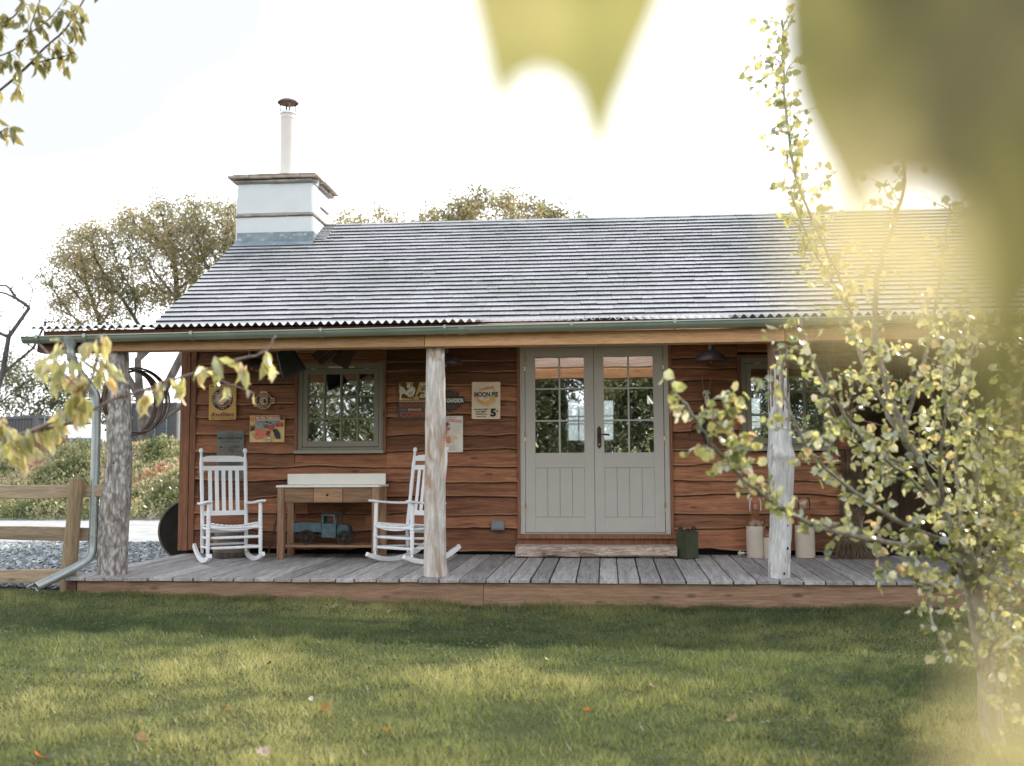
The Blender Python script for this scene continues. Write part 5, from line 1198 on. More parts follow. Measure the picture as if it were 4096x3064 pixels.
t = NT('far field'); v = t.coords(); n = t.noise(v, .12, 5); M['field'] = t.pbr(t.ramp(n, [(.3, (.06, .08, .03)), (.7, (.14, .15, .06))]), .95)
sheet('lawn', np.arange(-16, 14.01, .25), np.arange(-26, -1.72, .25), M['soil'], .0)
sheet('gravel_yard', np.concatenate([np.arange(-30, -4.7, .5), [-4.6]]), np.concatenate([np.arange(-1.75, 3.6, .3), [3.65]]), M['gravelbed'], -.004)
sheet('track', np.concatenate([np.arange(-40, -4.7, .8), [-4.6]]), np.arange(3.65, 11.5, .4), M['track'], -.003)
sheet('bank', np.arange(-45, 30, .5), np.arange(10.2, 17.5, .3), M['bankearth'], -.02)
b = MB(); b.add([(-700, -700, -.75), (700, -700, -.75), (700, 900, -.75), (-700, 900, -.75)], [(0, 1, 2, 3)]); tag(b.build('field', M['field']), kind='structure')
sheet('far_ground', np.arange(-90, 91, 6), np.concatenate([np.arange(17, 60, 3), [90, 160, 300]]), M['field'], -.08)
sheet('side_ground', np.arange(7.2, 60, 1.5), np.arange(-1.7, 10.6, .8), M['field'], -.01)

def rot_basis(A, roll):
    """Per-item frames (N,3,3) with columns x, y=axis, z."""
    A = A / (np.linalg.norm(A, axis=1, keepdims=True) + 1e-9)
    ref = np.where(np.abs(A[:, 2:3]) < .9, np.array([[0, 0, 1.]]), np.array([[1., 0, 0]]))
    X = np.cross(A, ref); X /= np.linalg.norm(X, axis=1, keepdims=True); Z = np.cross(X, A)
    c, s = np.cos(roll)[:, None], np.sin(roll)[:, None]
    return np.stack([X * c + Z * s, A, -X * s + Z * c], 2)
LEAF8 = (np.array([[0, 0, 0], [-.30, .28, .07], [-.27, .66, .06], [0, 1, -.10], [.27, .66, .06], [.30, .28, .07], [0, .30, 0], [0, .68, -.02]]),
         [(0, 6, 1), (0, 5, 6), (1, 6, 7), (1, 7, 2), (6, 5, 4), (6, 4, 7), (2, 7, 3), (7, 4, 3)])
ROUND8 = (LEAF8[0] * np.array([1.38, 1, 1.3]), LEAF8[1])
LONG8 = (LEAF8[0] * np.array([.62, 1, 1.5]), LEAF8[1])
LEAF4 = (np.array([[0, 0, 0], [-.32, .48, .10], [0, 1, 0], [.32, .48, .10]]), [(0, 3, 2), (0, 2, 1)])
def leaves(name, P, A, S, roll, tone, tpl, mat, parent=None):
    tv, tf = tpl; N = len(P); B = rot_basis(np.asarray(A, float), np.asarray(roll, float))
    V = np.einsum('nij,kj->nki', B, tv) * np.asarray(S)[:, None, None] + np.asarray(P)[:, None, :]
    k = len(tv); F = (np.array(tf)[None] + (np.arange(N) * k)[:, None, None]).reshape(-1, 3)
    return np_mesh(name, V.reshape(-1, 3), F, mat, np.repeat(tone, k), parent)

# ---------------------------------------------------------------- grass
def grass():
    r = nrg; N = 330000
    d = 3.6 + (11.4 - 3.6) * r.random(N) ** .85            # distance from the camera
    y = -11.466 + d; ok = y < -2.03
    u = (r.random(N) * 2 - 1) * .62
    x = -.09 * d + u * d
    m = (y > -9.2) & ok; x, y = x[m], y[m]
    # longer tufts against the skirting
    n3 = 9000; xe = r.uniform(-5.0, 5.5, n3); ye = -2.03 - .10 * r.random(n3) ** 1.6
    # left strip and margins
    n2 = 30000; x = np.concatenate([x, r.uniform(-12, 9, n2), xe]); y = np.concatenate([y, r.uniform(-11, -1.8, n2), ye])
    m = ~((x > -5.0) & (y > -2.02)) & (y < -1.78 + .12 * (vnoise(x * 3, x * 0, 9) - .5)); x, y = x[m], y[m]; N = len(x)
    z = H(x, y) - .004
    cl = vnoise(x * 1.3, y * 1.3, 21); cl2 = vnoise(x * 6, y * 6, 22)
    c9 = vnoise(x * 11, y * 11, 23); hgt = (.018 + .034 * r.random(N)) * (.45 + 1.1 * cl2) * (.7 + .5 * cl) * (.75 + .6 * c9)
    near_edge = (y > -2.16) & (x > -5); hgt = np.where(near_edge, hgt * (1.2 + 1.1 * r.random(N) * vnoise(x * 4, x * 0, 51)), hgt)
    wd = (.0016 + .0016 * r.random(N)) * (1 + .05 * (y + 11))
    a = r.uniform(0, 2 * np.pi, N); lean = hgt * r.uniform(.2, 1.1, N); la = r.uniform(0, 2 * np.pi, N)
    V = np.empty((N, 3, 3)); px = np.cos(a) * wd; py = np.sin(a) * wd
    V[:, 0] = np.stack([x - px, y - py, z], 1); V[:, 1] = np.stack([x + px, y + py, z], 1)
    V[:, 2] = np.stack([x + np.cos(la) * lean, y + np.sin(la) * lean, z + hgt], 1)
    big = vnoise(x * .55 + .3 * y, y * .8, 77); tone = np.clip(.30 * cl + .25 * cl2 + .35 * r.random(N) + .55 * (big - .5) + .06, 0, 1)  # broad pale and dark tone patches imitate sunlit areas of the lawn
    F = np.arange(N * 3).reshape(N, 3)
    gm = leaf_mat('grass blades', [(0, (.045, .075, .034)), (.4, (.115, .152, .062)), (.75, (.29, .29, .122)), (1, (.52, .48, .25))], .48, .03, .4)
    tag(np_mesh('grass', V.reshape(-1, 3), F, gm, np.repeat(tone, 3)), kind='stuff')
    # clover and broad weeds in drifts
    N = 26000; d = 3.8 + 5.8 * r.random(N); x = -.09 * d + (r.random(N) * 2 - 1) * .6 * d; y = -11.466 + d
    p = vnoise(x * .9, y * .9, 31) * .6 + vnoise(x * 3.5, y * 3.5, 32) * .4; m = (p > .57) & (y < -2.1); x, y = x[m], y[m]; N = len(x)
    P = np.stack([x, y, H(x, y) + .016 + .016 * r.random(N)], 1); az = r.uniform(0, 2 * np.pi, N)
    A = np.stack([np.cos(az), np.sin(az), r.uniform(-.1, .5, N)], 1)
    cm = leaf_mat('clover', [(0, (.07, .11, .055)), (1, (.17, .20, .12))], .35, .015, .5)
    tag(leaves('clover', P, A, r.uniform(.012, .026, N), r.normal(0, .5, N), r.random(N), (ROUND8[0], ROUND8[1]), cm), kind='stuff')
grass()
# fallen leaves, each one its own
def maple_outline(k=1.0, seed=0):
    r = random.Random(seed); pts = []
    for a, rr in ((-90, .12), (-62, .55), (-35, .42), (-12, .85), (8, .52), (22, .80), (42, .50), (62, .78), (76, .55), (90, 1.0)):
        pts.append((R(a), rr))
    full = [(math.cos(a) * q, math.sin(a) * q) for a, q in pts]; full += [(-x, y) for x, y in full[-2:0:-1]]
    return [(x * k * (1 + r.uniform(-.1, .1)), y * k * (1 + r.uniform(-.1, .1))) for x, y in full]
FS = 1.35
FK = [(.085, (.50, .46, .40), 'pale grey curled maple leaf on the grass below the middle post'), (.05, (.50, .45, .36), 'pale small leaf on the grass right of the grey maple leaf'), (.05, (.45, .22, .06), 'amber leaf close to the skirting below the middle post'),
      (.035, (.62, .60, .58), 'tiny white leaf on the sunlit lawn, lower left'), (.055, (.52, .17, .06), 'orange leaf standing in the middle of the sunlit grass'), (.03, (.62, .58, .55), 'tiny pale leaf just above the orange leaf on the lawn'),
      (.06, (.62, .45, .42), 'pinkish white leaf low in the lit grass'), (.05, (.55, .15, .05), 'bright orange leaf in the bottom left corner of the lawn'), (.04, (.30, .14, .06), 'brown leaf in the lit grass between white and orange leaves'), (.04, (.42, .15, .06), 'rust leaf low down near the centre of the lawn'),
      (.06, (.26, .17, .07), 'curled brown leaf low on the left of the lawn'), (.045, (.10, .07, .04), 'dark leaf on the lawn left of centre'), (.035, (.38, .09, .05), 'small red leaf in the shade below the doors'), (.05, (.24, .15, .08), 'brown leaf on the lawn below the right hand post'), (.05, (.45, .16, .05), 'orange leaf on the lawn right of centre'),
      (.05, (.30, .20, .10), 'tan leaf lying low in the shaded lawn at the right'), (.035, (.30, .17, .08), 'small tan leaf against the skirting beside the amber leaf'), (.035, (.40, .30, .18), 'straw coloured leaf in the shaded grass below the doors'), (.04, (.34, .24, .14), 'dry leaf in the shade below the right flagons')]
for i, (p, (s, c, lab)) in enumerate(zip(FALLEN, FK)):
    s *= FS; o2 = maple_outline(s * .62, i) if i in (0, 6) else [(math.sin(a) * s * .30 * (1 + .2 * math.sin(3 * a)), -math.cos(a) * s * .5) for a in [k * math.pi / 6 for k in range(12)]]
    cupx = s * 9
    mesh = MB(); vs = [(x, y, cupx * x * x + .6 * y * y / s) for x, y in o2] + [(0, 0, -.004)]; n = len(o2); mesh.add(vs, [(k, (k + 1) % n, n) for k in range(n)], .5)
    m = leaf_mat('fallen leaf %d' % i, [(0, c), (1, c)], .3, .05)
    o = mesh.build('fallen_leaf', m); o.location = (p[0], p[1], float(H(p[0], p[1])) + .032); o.rotation_euler = (R(rnd.uniform(15, 45)), R(rnd.uniform(-25, 25)), rnd.uniform(0, 6.28))
    tag(o, lab, 'leaf', 'fallen leaves on the lawn')
# slate chippings
r = nrg; N = 15000; d = 8.8 + 8.0 * r.random(N) ** 1.1; x = -.09 * d - d * r.uniform(.30, .62, N); y = -11.466 + d
m = (x < -4.75 + .02 * (y < 0)) & (y > -1.78) & (y < 3.7); x, y = x[m], y[m]; N = len(x)
tv = np.array([[-.5, -.3, 0], [.4, -.4, 0], [.5, .25, 0], [-.3, .42, 0], [-.45, -.25, .22], [.36, -.36, .25], [.46, .2, .18], [-.26, .38, .24]]); tf = [(4, 5, 6), (4, 6, 7), (0, 1, 5), (0, 5, 4), (1, 2, 6), (1, 6, 5), (2, 3, 7), (2, 7, 6), (3, 0, 4), (3, 4, 7)]
A = np.stack([r.normal(0, 1, N), r.normal(0, 1, N), r.normal(0, .22, N)], 1)
P = np.stack([x, y, H(x, y) + .004 + .012 * r.random(N)], 1)
t = NT('slate chips'); tone = t.attr(); v = t.coords(); n = t.noise(v, 50, 3); M['chips'] = t.pbr(t.mix(t.ramp(tone, [(0, (.10, .12, .13)), (.6, (.32, .36, .37)), (1, (.62, .65, .66))]), t.ramp(n, [(.3, .75), (.7, 1.1)]), 1, 'MULTIPLY'), .42, 0, None, .6)
tag(leaves('slate_chippings', P, A, r.uniform(.03, .095, N), r.normal(0, .35, N), r.random(N) ** 1.3, (tv, tf), M['chips']), kind='stuff')
# bank undergrowth
N = 100000; x = r.uniform(-22, -5, N); y = r.uniform(10.4, 16.2, N); dens = vnoise(x * .8, y * .8, 41); z = H(x, y)
cl = vnoise(x * 1.1, y * 1.1, 42); c3 = vnoise(x * 3.3, y * 3.3, 43)
hh = .02 + r.random(N) * (.08 + .62 * np.clip(cl * 1.5 - .45, 0, 1) ** 1.3)
P = np.stack([x, y, z + hh], 1); A = np.stack([r.normal(0, .6, N), r.normal(-.25, .6, N), r.normal(.35, .7, N)], 1)
tone = np.clip(.75 * c3 + .32 * r.random(N) - .75 * (cl - .45) + .02, 0, 1)
um = leaf_mat('bank undergrowth', [(0, (.06, .08, .035)), (.3, (.17, .20, .08)), (.5, (.34, .34, .18)), (.75, (.55, .49, .34)), (.9, (.60, .52, .40)), (1, (.50, .27, .17))], .35, .08)
tag(leaves('undergrowth', P, A, r.uniform(.04, .12, N), r.uniform(-3, 3, N), tone, LEAF4, um), kind='stuff')
N = 12000; x = r.uniform(-24, -5, N); y = r.uniform(10.6, 16.2, N); m = vnoise(x * .9, y * .9, 47) > .58; x, y = x[m], y[m]; N = len(x)
P = np.stack([x, y, H(x, y)], 1); A = np.stack([r.normal(0, .35, N), r.normal(-.1, .35, N), np.ones(N)], 1)
tag(leaves('bank_grass', P, A, r.uniform(.15, .45, N), r.uniform(-3, 3, N), np.clip(r.normal(.55, .22, N), 0, 1), (LEAF4[0] * np.array([.06, 1, .5]), LEAF4[1]), um), kind='stuff')

# ================================================================ FENCE, PALINGS, CONTAINERS, VAN
f = tag(empty('post_and_rail_fence', (-5.0, -1.85, -.2)), 'leaning round post with three rough horizontal rails at the left of the deck', 'fence')
b = MB(); zs = np.linspace(-.35, .905, 14); b.tube([(-5.035 + .055 * (z + .2), -1.95 + .02 * z, z) for z in zs], [.068 + .004 * math.sin(z * 9) for z in zs], 16); part(b, 'fence_post', 'postwood', f, .004, 40)
b = MB(); b.tube([(-7.6, -1.95, -.35), (-7.58, -1.95, .92)], [.07, .065], 14); part(b, 'fence_post', 'postwood', f, 0, 40)
for z0, z1, x1 in ((.80, .787, -4.70), (.375, .39, -4.80), (-.035, -.02, -5.0)):
    b = MB(); n = 14; V = []
    for i in range(n):
        q = i / (n - 1); x = -7.9 + (x1 + 7.9) * q; z = z0 + (z1 - z0) * q + .012 * math.sin(x * 2.1 + z0 * 5); hh = .060 + .006 * math.sin(x * 3.3 + z0)
        V += [(x, -1.885, z - hh), (x, -1.845, z - hh), (x, -1.845, z + hh), (x, -1.885, z + hh)]
    b.add(V, [(4 * i + j, 4 * i + (j + 1) % 4, 4 * i + 4 + (j + 1) % 4, 4 * i + 4 + j) for i in range(n - 1) for j in range(4)] + [(3, 2, 1, 0), (4 * n - 4, 4 * n - 3, 4 * n - 2, 4 * n - 1)], rnd.random()); part(b, 'fence_rail', 'railwood', f, .006)
pf = tag(empty('paling_fence', (-15.5, 15.3, 1.4)), 'low brown board fence on top of the bank in front of the van', 'fence')
b = MB(); x = -18.0
while x < -14.35: b.box(x, x + .135, 15.28, 15.31, 1.15 , 1.885 + rnd.uniform(-.03, .03), rnd.random()); x += .15
part(b, 'palings', 'paling', pf)
b = MB(); b.box(-18, -14.4, 15.315, 15.36, 1.7, 1.78); part(b, 'back_rail', 'paling', pf)
def container(name, label, loc, rz, L, mats, W=2.44, Hh=2.6):
    t = tag(empty(name, loc, rz), label, 'shipping container', 'shipping containers beyond the bank')
    b = MB(); e = .16
    for x in (0, W - e):
        for y in (0, L - e): b.box(x, x + e, y, y + e, 0, Hh)
    for z in (0, Hh - e):
        for x in (0, W - e): b.box(x + .01, x + e - .01, e, L - e, z + .01, z + e - .01)
        for y in (0, L - e): b.box(e, W - e, y + .01, y + e - .01, z + .01, z + e - .01)
    b.build('corner_frame', M[mats[0]], t, bevel=.01)
    b = MB()
    for sx in (.04, W - .04):
        pts = []; y = e
        while y < L - e:
            for dy, o in ((0, 0), (.07, 0), (.11, .036), (.18, .036), (.22, 0)): pts.append((sx + (o if sx < 1 else -o), min(y + dy, L - e)))
            y += .22
        V = [(px, py, z) for px, py in pts for z in (e, Hh - e)]; b.add(V, [(2 * i, 2 * i + 2, 2 * i + 3, 2 * i + 1) for i in range(len(pts) - 1)])
    b.box(.05, W - .05, L - .08, L - .04, e, Hh - e); b.box(.05, W - .05, .1, L - .1, Hh - .04, Hh - .02)
    b.build('side_panel', M[mats[1]], t)
    for k in range(2):
        b = MB(); xa = e + k * (W / 2 - e); xb = xa + W / 2 - e - .01; b.box(xa + .01, xb, .05, .09, e, Hh - e)
        for q in range(4): zz = e + .2 + q * .55; b.box(xa + .08, xb - .08, .035, .049, zz, zz + .09)
        d = b.build('door', M[mats[0]], t, bevel=.005)
        for q in (.25, .75):
            b = MB(); xx = xa + (xb - xa) * q; b.tube([(xx, .01, .05), (xx, .01, Hh - .05)], .022, 8)
            for zz in (.3, 1.0, 1.9): b.box(xx - .06, xx + .06, .0, .033, zz, zz + .08)
            b.build('locking_bar', M['teal'], d)
    return t
container('shipping_container', 'charcoal container end with pale locking bars beyond the bank beside the cabin', (-20.85, 32.2, 1.22), R(0), 6.0, ('container', 'containergalv'))
container('shipping_container', 'dark ribbed container side showing above the board fence at far left', (-22.9, 28.9, .55), R(62), 6.0, ('container', 'container'))
# van seen three quarters from its nose
van = tag(empty('parked_van', (-19.1, 23.8, .12), R(12)), 'white high roofed van parked behind the board fence and bank', 'van')
b = MB(); Wv = 1.95; prof = [(0, .35), (0, .95), (.22, 1.12), (.75, 1.28), (1.30, 2.00), (1.75, 2.42), (2.3, 2.5), (5.2, 2.5), (5.3, 2.35), (5.3, .35)]
Ms = Matrix.Rotation(R(90), 4, 'Z')
V = []; 
for s_, inset in ((-1, 0), (1, 0)):
    for u, z in prof: V.append((s_ * (Wv / 2 - (.10 * max(0, z - 1.2) / 1.3)), u, z))
n = len(prof); b.add(V, [tuple(range(n)), tuple(range(n, 2 * n))[::-1]] + [(i, (i + 1) % n, n + (i + 1) % n, n + i) for i in range(n)]); b.build('van_body', M['van'], van, bevel=.05)
def on_face(u0, u1, z0, z1, x0, x1, o=.012): return [(x0, u0 - o, z0 + o), (x1, u0 - o, z0 + o), (x1 * .94, u1 - o, z1 + o), (x0 * .94, u1 - o, z1 + o)]
b = MB(); b.add(on_face(.80, 1.27, 1.345, 1.955, -.86, .86), [(0, 1, 2, 3)]); b.build('windscreen', M['vanglass'], van)
for s_ in (-1, 1):
    b = MB(); X = lambda z: s_ * (Wv / 2 - .10 * max(0, z - 1.2) / 1.3 + .008)
    b.add([(X(1.3), 1.05, 1.32), (X(1.3), 2.1, 1.32), (X(1.95), 2.1, 1.95), (X(1.95), 1.48, 1.95)], [(0, 1, 2, 3)]); b.build('side_window', M['vanglass'], van)
    for u in (.9, 4.2): b = MB(); b.lathe([(.20, -.1), (.33, -.1), (.34, 0), (.33, .1), (.2, .1)], 0, 0, 24, M=Matrix.Translation((s_ * .88, u, .34)) @ Matrix.Rotation(R(90), 4, 'Y')); b.build('wheel', M['tyre'], van)
    b = MB(); b.box(s_ * .72 - .14, s_ * .72 + .14, -.01, .03, .72, .92); b.build('headlight', M['steel'], van)
b = MB(); b.box(-.95, .95, -.05, .12, .36, .62); b.build('bumper', M['tyre'], van, bevel=.03)

# ================================================================ TREES
def colonize(nodes, parents, attr, step, infl, kill, iters, seed, wob=.25, grav=0.0):
    r = np.random.default_rng(seed); N = [np.array(p, float) for p in nodes]; Pn = list(parents); A = np.array(attr, float); dead = {}
    for _ in range(iters):
        if len(A) == 0: break
        X = np.array(N); D = ((A[:, None, :] - X[None]) ** 2).sum(2); j = D.argmin(1); dm = np.sqrt(D[np.arange(len(A)), j])
        act = dm < infl
        if not act.any(): break
        new = 0
        for k in np.unique(j[act]):
            if dead.get(k, 0) > 3: continue
            q = A[act & (j == k)] - X[k]; q /= np.linalg.norm(q, axis=1, keepdims=True) + 1e-9
            d = q.sum(0) + r.normal(0, wob, 3) * math.sqrt(len(q)); d[2] += grav; d /= np.linalg.norm(d) + 1e-9
            dead[k] = dead.get(k, 0) + 1; N.append(X[k] + d * step); Pn.append(int(k)); new += 1
        X2 = np.array(N[-new:]) if new else None
        if not new: break
        D2 = ((A[:, None, :] - X2[None]) ** 2).sum(2).min(1); A = A[D2 > kill * kill]
    return np.array(N), Pn
def tree_radii(P, Pn, r0, p=2.3, rmax=9):
    n = len(P); kids = [[] for _ in range(n)]
    for i, q in enumerate(Pn):
        if q >= 0: kids[q].append(i)
    order = []; st = [i for i, q in enumerate(Pn) if q < 0]
    while st: k = st.pop(); order.append(k); st += kids[k]
    rad = np.zeros(n)
    for k in reversed(order): rad[k] = r0 if not kids[k] else min(rmax, sum(rad[c] ** p for c in kids[k]) ** (1 / p))
    return rad, kids
def tree_mesh(name, P, Pn, rad, kids, mat, parent, n=6, tone=None):
    V = []; F = []; ring = {}
    Pa = np.array(P)
    def mk(i, d, r):
        s, t, a = frame_of(d); base = len(V)
        for j in range(n): an = 2 * math.pi * j / n; V.append(tuple(Vector(Pa[i]) + (s * math.cos(an) + t * math.sin(an)) * float(r)))
        return base
    for i, q in enumerate(Pn):
        if q < 0: continue
        d = Vector(Pa[i] - Pa[q])
        main = kids[q] and max(kids[q], key=lambda c: rad[c]) == i
        if main and q in ring: a = ring[q]
        else: a = mk(q, d, rad[q] if (main or Pn[q] < 0) else rad[i] * 1.1)
        dn = d
        if kids[i]: c = max(kids[i], key=lambda c: rad[c]); dn = (d.normalized() + Vector(Pa[c] - Pa[i]).normalized())
        bq = mk(i, dn, rad[i]); ring[i] = bq
        # match ring phase
        best = min(range(n), key=lambda s: sum((Vector(V[a + j]) - Vector(V[bq + (j + s) % n])).length for j in range(n)))
        for j in range(n): F.append((a + j, a + (j + 1) % n, bq + (j + 1 + best) % n, bq + (j + best) % n))
    return np_mesh(name, np.array(V), np.array(F), mat, None, parent, True)
def in_ellipsoids(ells, N, seed, shell=.0):
    r = np.random.default_rng(seed); out = []; vol = np.array([a * b * c for _, (a, b, c) in ells]); w = vol / vol.sum()
    for (c, rr), q in zip(ells, w):
        k = int(N * q) + 1; d = r.normal(0, 1, (k, 3)); d /= np.linalg.norm(d, axis=1, keepdims=True); s = (shell + (1 - shell) * r.random((k, 1))) ** (1 / 2.2)
        out.append(np.array(c) + d * s * np.array(rr))
    return np.concatenate(out)
def tree(name, label, base, trunk, ells, nattr, nleaf, lsize, lmat, bmat, step=.3, infl=3.0, kill=.45, seed=1, r0=.008, rmax=.4, wob=.3, shell=.15, p=2.3, cat='tree', group=None, clump=.22, thin=0.0, tpl=None):
    t = tag(empty(name, base), label, cat, group); B = np.array(base)
    nodes = []; Pn = []
    for pl in trunk:
        for i, q in enumerate(pl):
            if nodes and any(np.allclose(q, m) for m in nodes): prev = [k for k, m in enumerate(nodes) if np.allclose(q, m)][0]; continue
            if i == 0: Pn.append(-1)
            else: Pn.append(prev)
            nodes.append(np.array(q, float)); prev = len(nodes) - 1
    at = in_ellipsoids(ells, nattr, seed, shell)
    P, Pn = colonize(nodes, Pn, at, step, infl, kill, 90, seed, wob)
    rad, kids = tree_radii(P, Pn, r0, p, rmax)
    tree_mesh('trunk', P, Pn, rad, kids, bmat, t)
    if nleaf:
        r = np.random.default_rng(seed + 7); tips = np.where(rad < r0 * 2.6)[0]
        keep = tips[r.random(len(tips)) >= thin] if thin else tips
        cen = P[r.choice(keep, nleaf)]; L = cen + r.normal(0, clump, (nleaf, 3))
        A = r.normal(0, 1, (nleaf, 3)); A[:, 2] -= .3
        tone = np.clip(vnoise(L[:, 0] * .9, L[:, 2] * .9 + L[:, 1], seed) * .7 + r.random(nleaf) * .4 - .05, 0, 1)
        leaves('crown', L, A, lsize * r.uniform(.6, 1.3, nleaf), r.uniform(-3, 3, nleaf), tone, tpl or LEAF4, lmat, t)
        t.children[-1].location = (0, 0, 0)
    for c in t.children: c.location = tuple(-B)
    return t
oakbark = bark('oak bark', (.075, .065, .055), (.24, .215, .19), 5, .8, .3)
oakleaf = leaf_mat('autumn oak leaves', [(0, (.12, .125, .075)), (.4, (.23, .22, .12)), (.7, (.36, .30, .18)), (1, (.47, .35, .21))], .45, .06)
greenleaf = leaf_mat('green hedge leaves', [(0, (.035, .055, .022)), (.5, (.10, .115, .045)), (.8, (.20, .16, .07)), (1, (.30, .16, .08))], .4, .06)
# big oak left of the chimney
ox, oy = -13.2, 17.5; gz0 = float(H(ox, oy)) - .1
tree('oak_tree', 'wide spreading autumn oak behind the left end of the cabin', (ox, oy, gz0),
     [[(ox, oy, gz0), (ox + .05, oy, gz0 + .9), (ox - .1, oy, gz0 + 1.8), (ox - .2, oy, 4.1), (ox - .1, oy + .1, 4.9)], [(ox + .05, oy, gz0 + .9), (ox + .7, oy - .2, 3.2), (ox + 1.2, oy - .3, 4.1), (ox + 1.7, oy - .3, 5.0), (ox + 2.3, oy - .3, 5.8)], [(ox + .05, oy, gz0 + .9), (ox + 1.3, oy + .2, 2.9), (ox + 2.4, oy + .2, 3.5), (ox + 3.4, oy + .2, 4.3)],
      [(ox - .1, oy, gz0 + 1.8), (ox - .8, oy, 4.2), (ox - 1.3, oy + .3, 4.7)], [(ox - .2, oy, 4.1), (ox + .5, oy + .5, 5.0), (ox + .7, oy + .6, 5.9)]],
     [((ox + .1, oy, 6.9), (3.1, 2.2, 1.4)), ((ox + 2.4, oy, 7.4), (2.2, 1.8, 1.3)), ((ox - 1.6, oy, 6.0), (1.35, 1.4, 1.0)), ((ox - 1.7, oy, 4.7), (1.2, 1.0, .55)), ((ox + 1.0, oy, 8.0), (2.2, 1.4, .75)), ((ox + 3.4, oy, 5.6), (1.3, 1.3, 1.2))],
     2600, 60000, .072, oakleaf, oakbark, .20, 3.2, .26, 3, .010, .36, .7, .35, 2.25, clump=.15)
# oak behind the ridge
ox, oy = -4.9, 22.5; g0 = 1.0
tree('oak_tree', 'autumn oak crown rising behind the middle of the roof ridge', (ox, oy, g0), [[(ox, oy, g0), (ox, oy, 3.2), (ox + .3, oy, 5.0), (ox + .8, oy, 6.4)], [(ox, oy, 3.2), (ox - 1.6, oy, 5.5), (ox - 2.5, oy, 6.8)]],
     [((ox + 1.2, oy, 8.7), (2.7, 1.8, 1.4)), ((ox - 2.7, oy, 8.4), (1.6, 1.4, 1.1)), ((ox + 3.5, oy, 8.4), (1.5, 1.3, 1.05)), ((ox - 4.5, oy + .3, 8.4), (1.1, 1, 1.0)), ((ox + 5.4, oy, 8.1), (.7, .9, .85)), ((ox - .9, oy, 8.5), (1.3, 1.2, .9))], 950, 26000, .115, oakleaf, oakbark, .32, 4, .42, 5, .010, .3, .5, .3, clump=.17, thin=.15)
# bare twisting tree, far left
bx, by = -16.6, 15.9; g0 = float(H(bx, by)) - .1
tree('bare_tree', 'bare dark twisting tree reaching in at the far left edge', (bx, by, g0), [[(bx, by, g0), (bx - .2, by, 2.6), (bx + .1, by, 3.6), (bx + .3, by - .1, 4.6), (bx + .8, by, 5.4)], [(bx + .1, by, 3.6), (bx + .9, by + .1, 4.3), (bx + 1.3, by, 5.0)], [(bx - .2, by, 2.6), (bx + .7, by, 3.3), (bx + 1.5, by + .1, 3.7)]],
     [((bx + .6, by, 5.6), (1.2, 1.0, 1.2)), ((bx + 1.1, by, 4.3), (.8, .8, .8)), ((bx - 1, by, 5.2), (1.2, 1, 1.4))], 130, 260, .06, oakleaf, bark('dark bare bark', (.05, .045, .042), (.17, .155, .145), 6, .7), .2, 2.2, .30, 9, .012, .13, .75, .1, 2.2)
# hedge trees behind the bank, far left
for k, (hx, hy, top, wr, lab, sd) in enumerate(((-30.0, 38.0, 6.6, 3.0, 'reddish green thicket at the far left behind the board fence', 12), (-25.5, 39.0, 5.6, 2.4, 'thin leafy thicket between the left thicket and the gutter end', 14), (-18.6, 42.0, 5.9, 3.2, 'leafy thicket seen between the left post and the cabin corner', 16))):
    g0 = float(H(hx, hy)) - .1
    tree('thicket', lab, (hx, hy, g0), [[(hx, hy, g0), (hx + .1, hy, g0 + 1.2), (hx - .2, hy, g0 + 2.2)], [(hx + .1, hy, g0 + 1.2), (hx + .9, hy, g0 + 2.4)]], [((hx, hy, top - 1.3), (wr, 1.8, 1.7)), ((hx + wr * .6, hy, top - 2.2), (wr * .8, 1.5, 1.5)), ((hx - wr * .6, hy, top - .8), (wr * .6, 1.4, 1.4))], 420, 9000 if k != 1 else 5000, .14, greenleaf, oakbark, .34, 3.4, .5, sd, .008, .12, .5, .1, cat='tree', group='thickets behind the bank', clump=.27)
# trees on the camera's side of the lawn, mirrored in the panes
mleaf = leaf_mat('willowy leaves', [(0, (.05, .07, .025)), (.5, (.13, .15, .055)), (.85, (.25, .24, .10)), (1, (.36, .25, .11))], .35, .10)
for k, (hx, hy, lab, sd) in enumerate(((-9.0, -20.5, 'broad leafy tree mirrored in the left window panes', 21), (-3.6, -22.0, 'leafy tree mirrored in the left door panes', 23), (2.2, -20.8, 'leafy tree mirrored in the right door panes', 25), (7.2, -21.5, 'leafy tree mirrored in the right window panes', 27), (-.6, -23.5, 'leafy tree mirrored where the two door leaves meet', 29))):
    g0 = -.3
    tree('leafy_tree', lab, (hx, hy, g0), [[(hx, hy, g0), (hx + .1, hy, 1.2), (hx - .2, hy, 2.4), (hx, hy, 3.8)], [(hx + .1, hy, 1.2), (hx + 1.0, hy, 2.4), (hx + 1.4, hy, 3.4)], [(hx - .2, hy, 2.4), (hx - 1.1, hy, 3.3)]],
         [((hx, hy, 3.6), (2.9, 1.6, 2.6)), ((hx + .5, hy, 5.6), (2.2, 1.5, 1.6)), ((hx - .5, hy + .4, 1.7), (2.6, 1.0, 1.5)), ((hx + 1.2, hy + .6, 1.5), (1.8, .9, 1.3))], 620, 42000, .13, mleaf, oakbark, .34, 3.5, .5, sd, .014, .22, .4, .15, cat='tree', group='trees behind the lawn mirrored in the glass', clump=.26, tpl=(LEAF4[0] * np.array([.8, 1, 1]), LEAF4[1]))
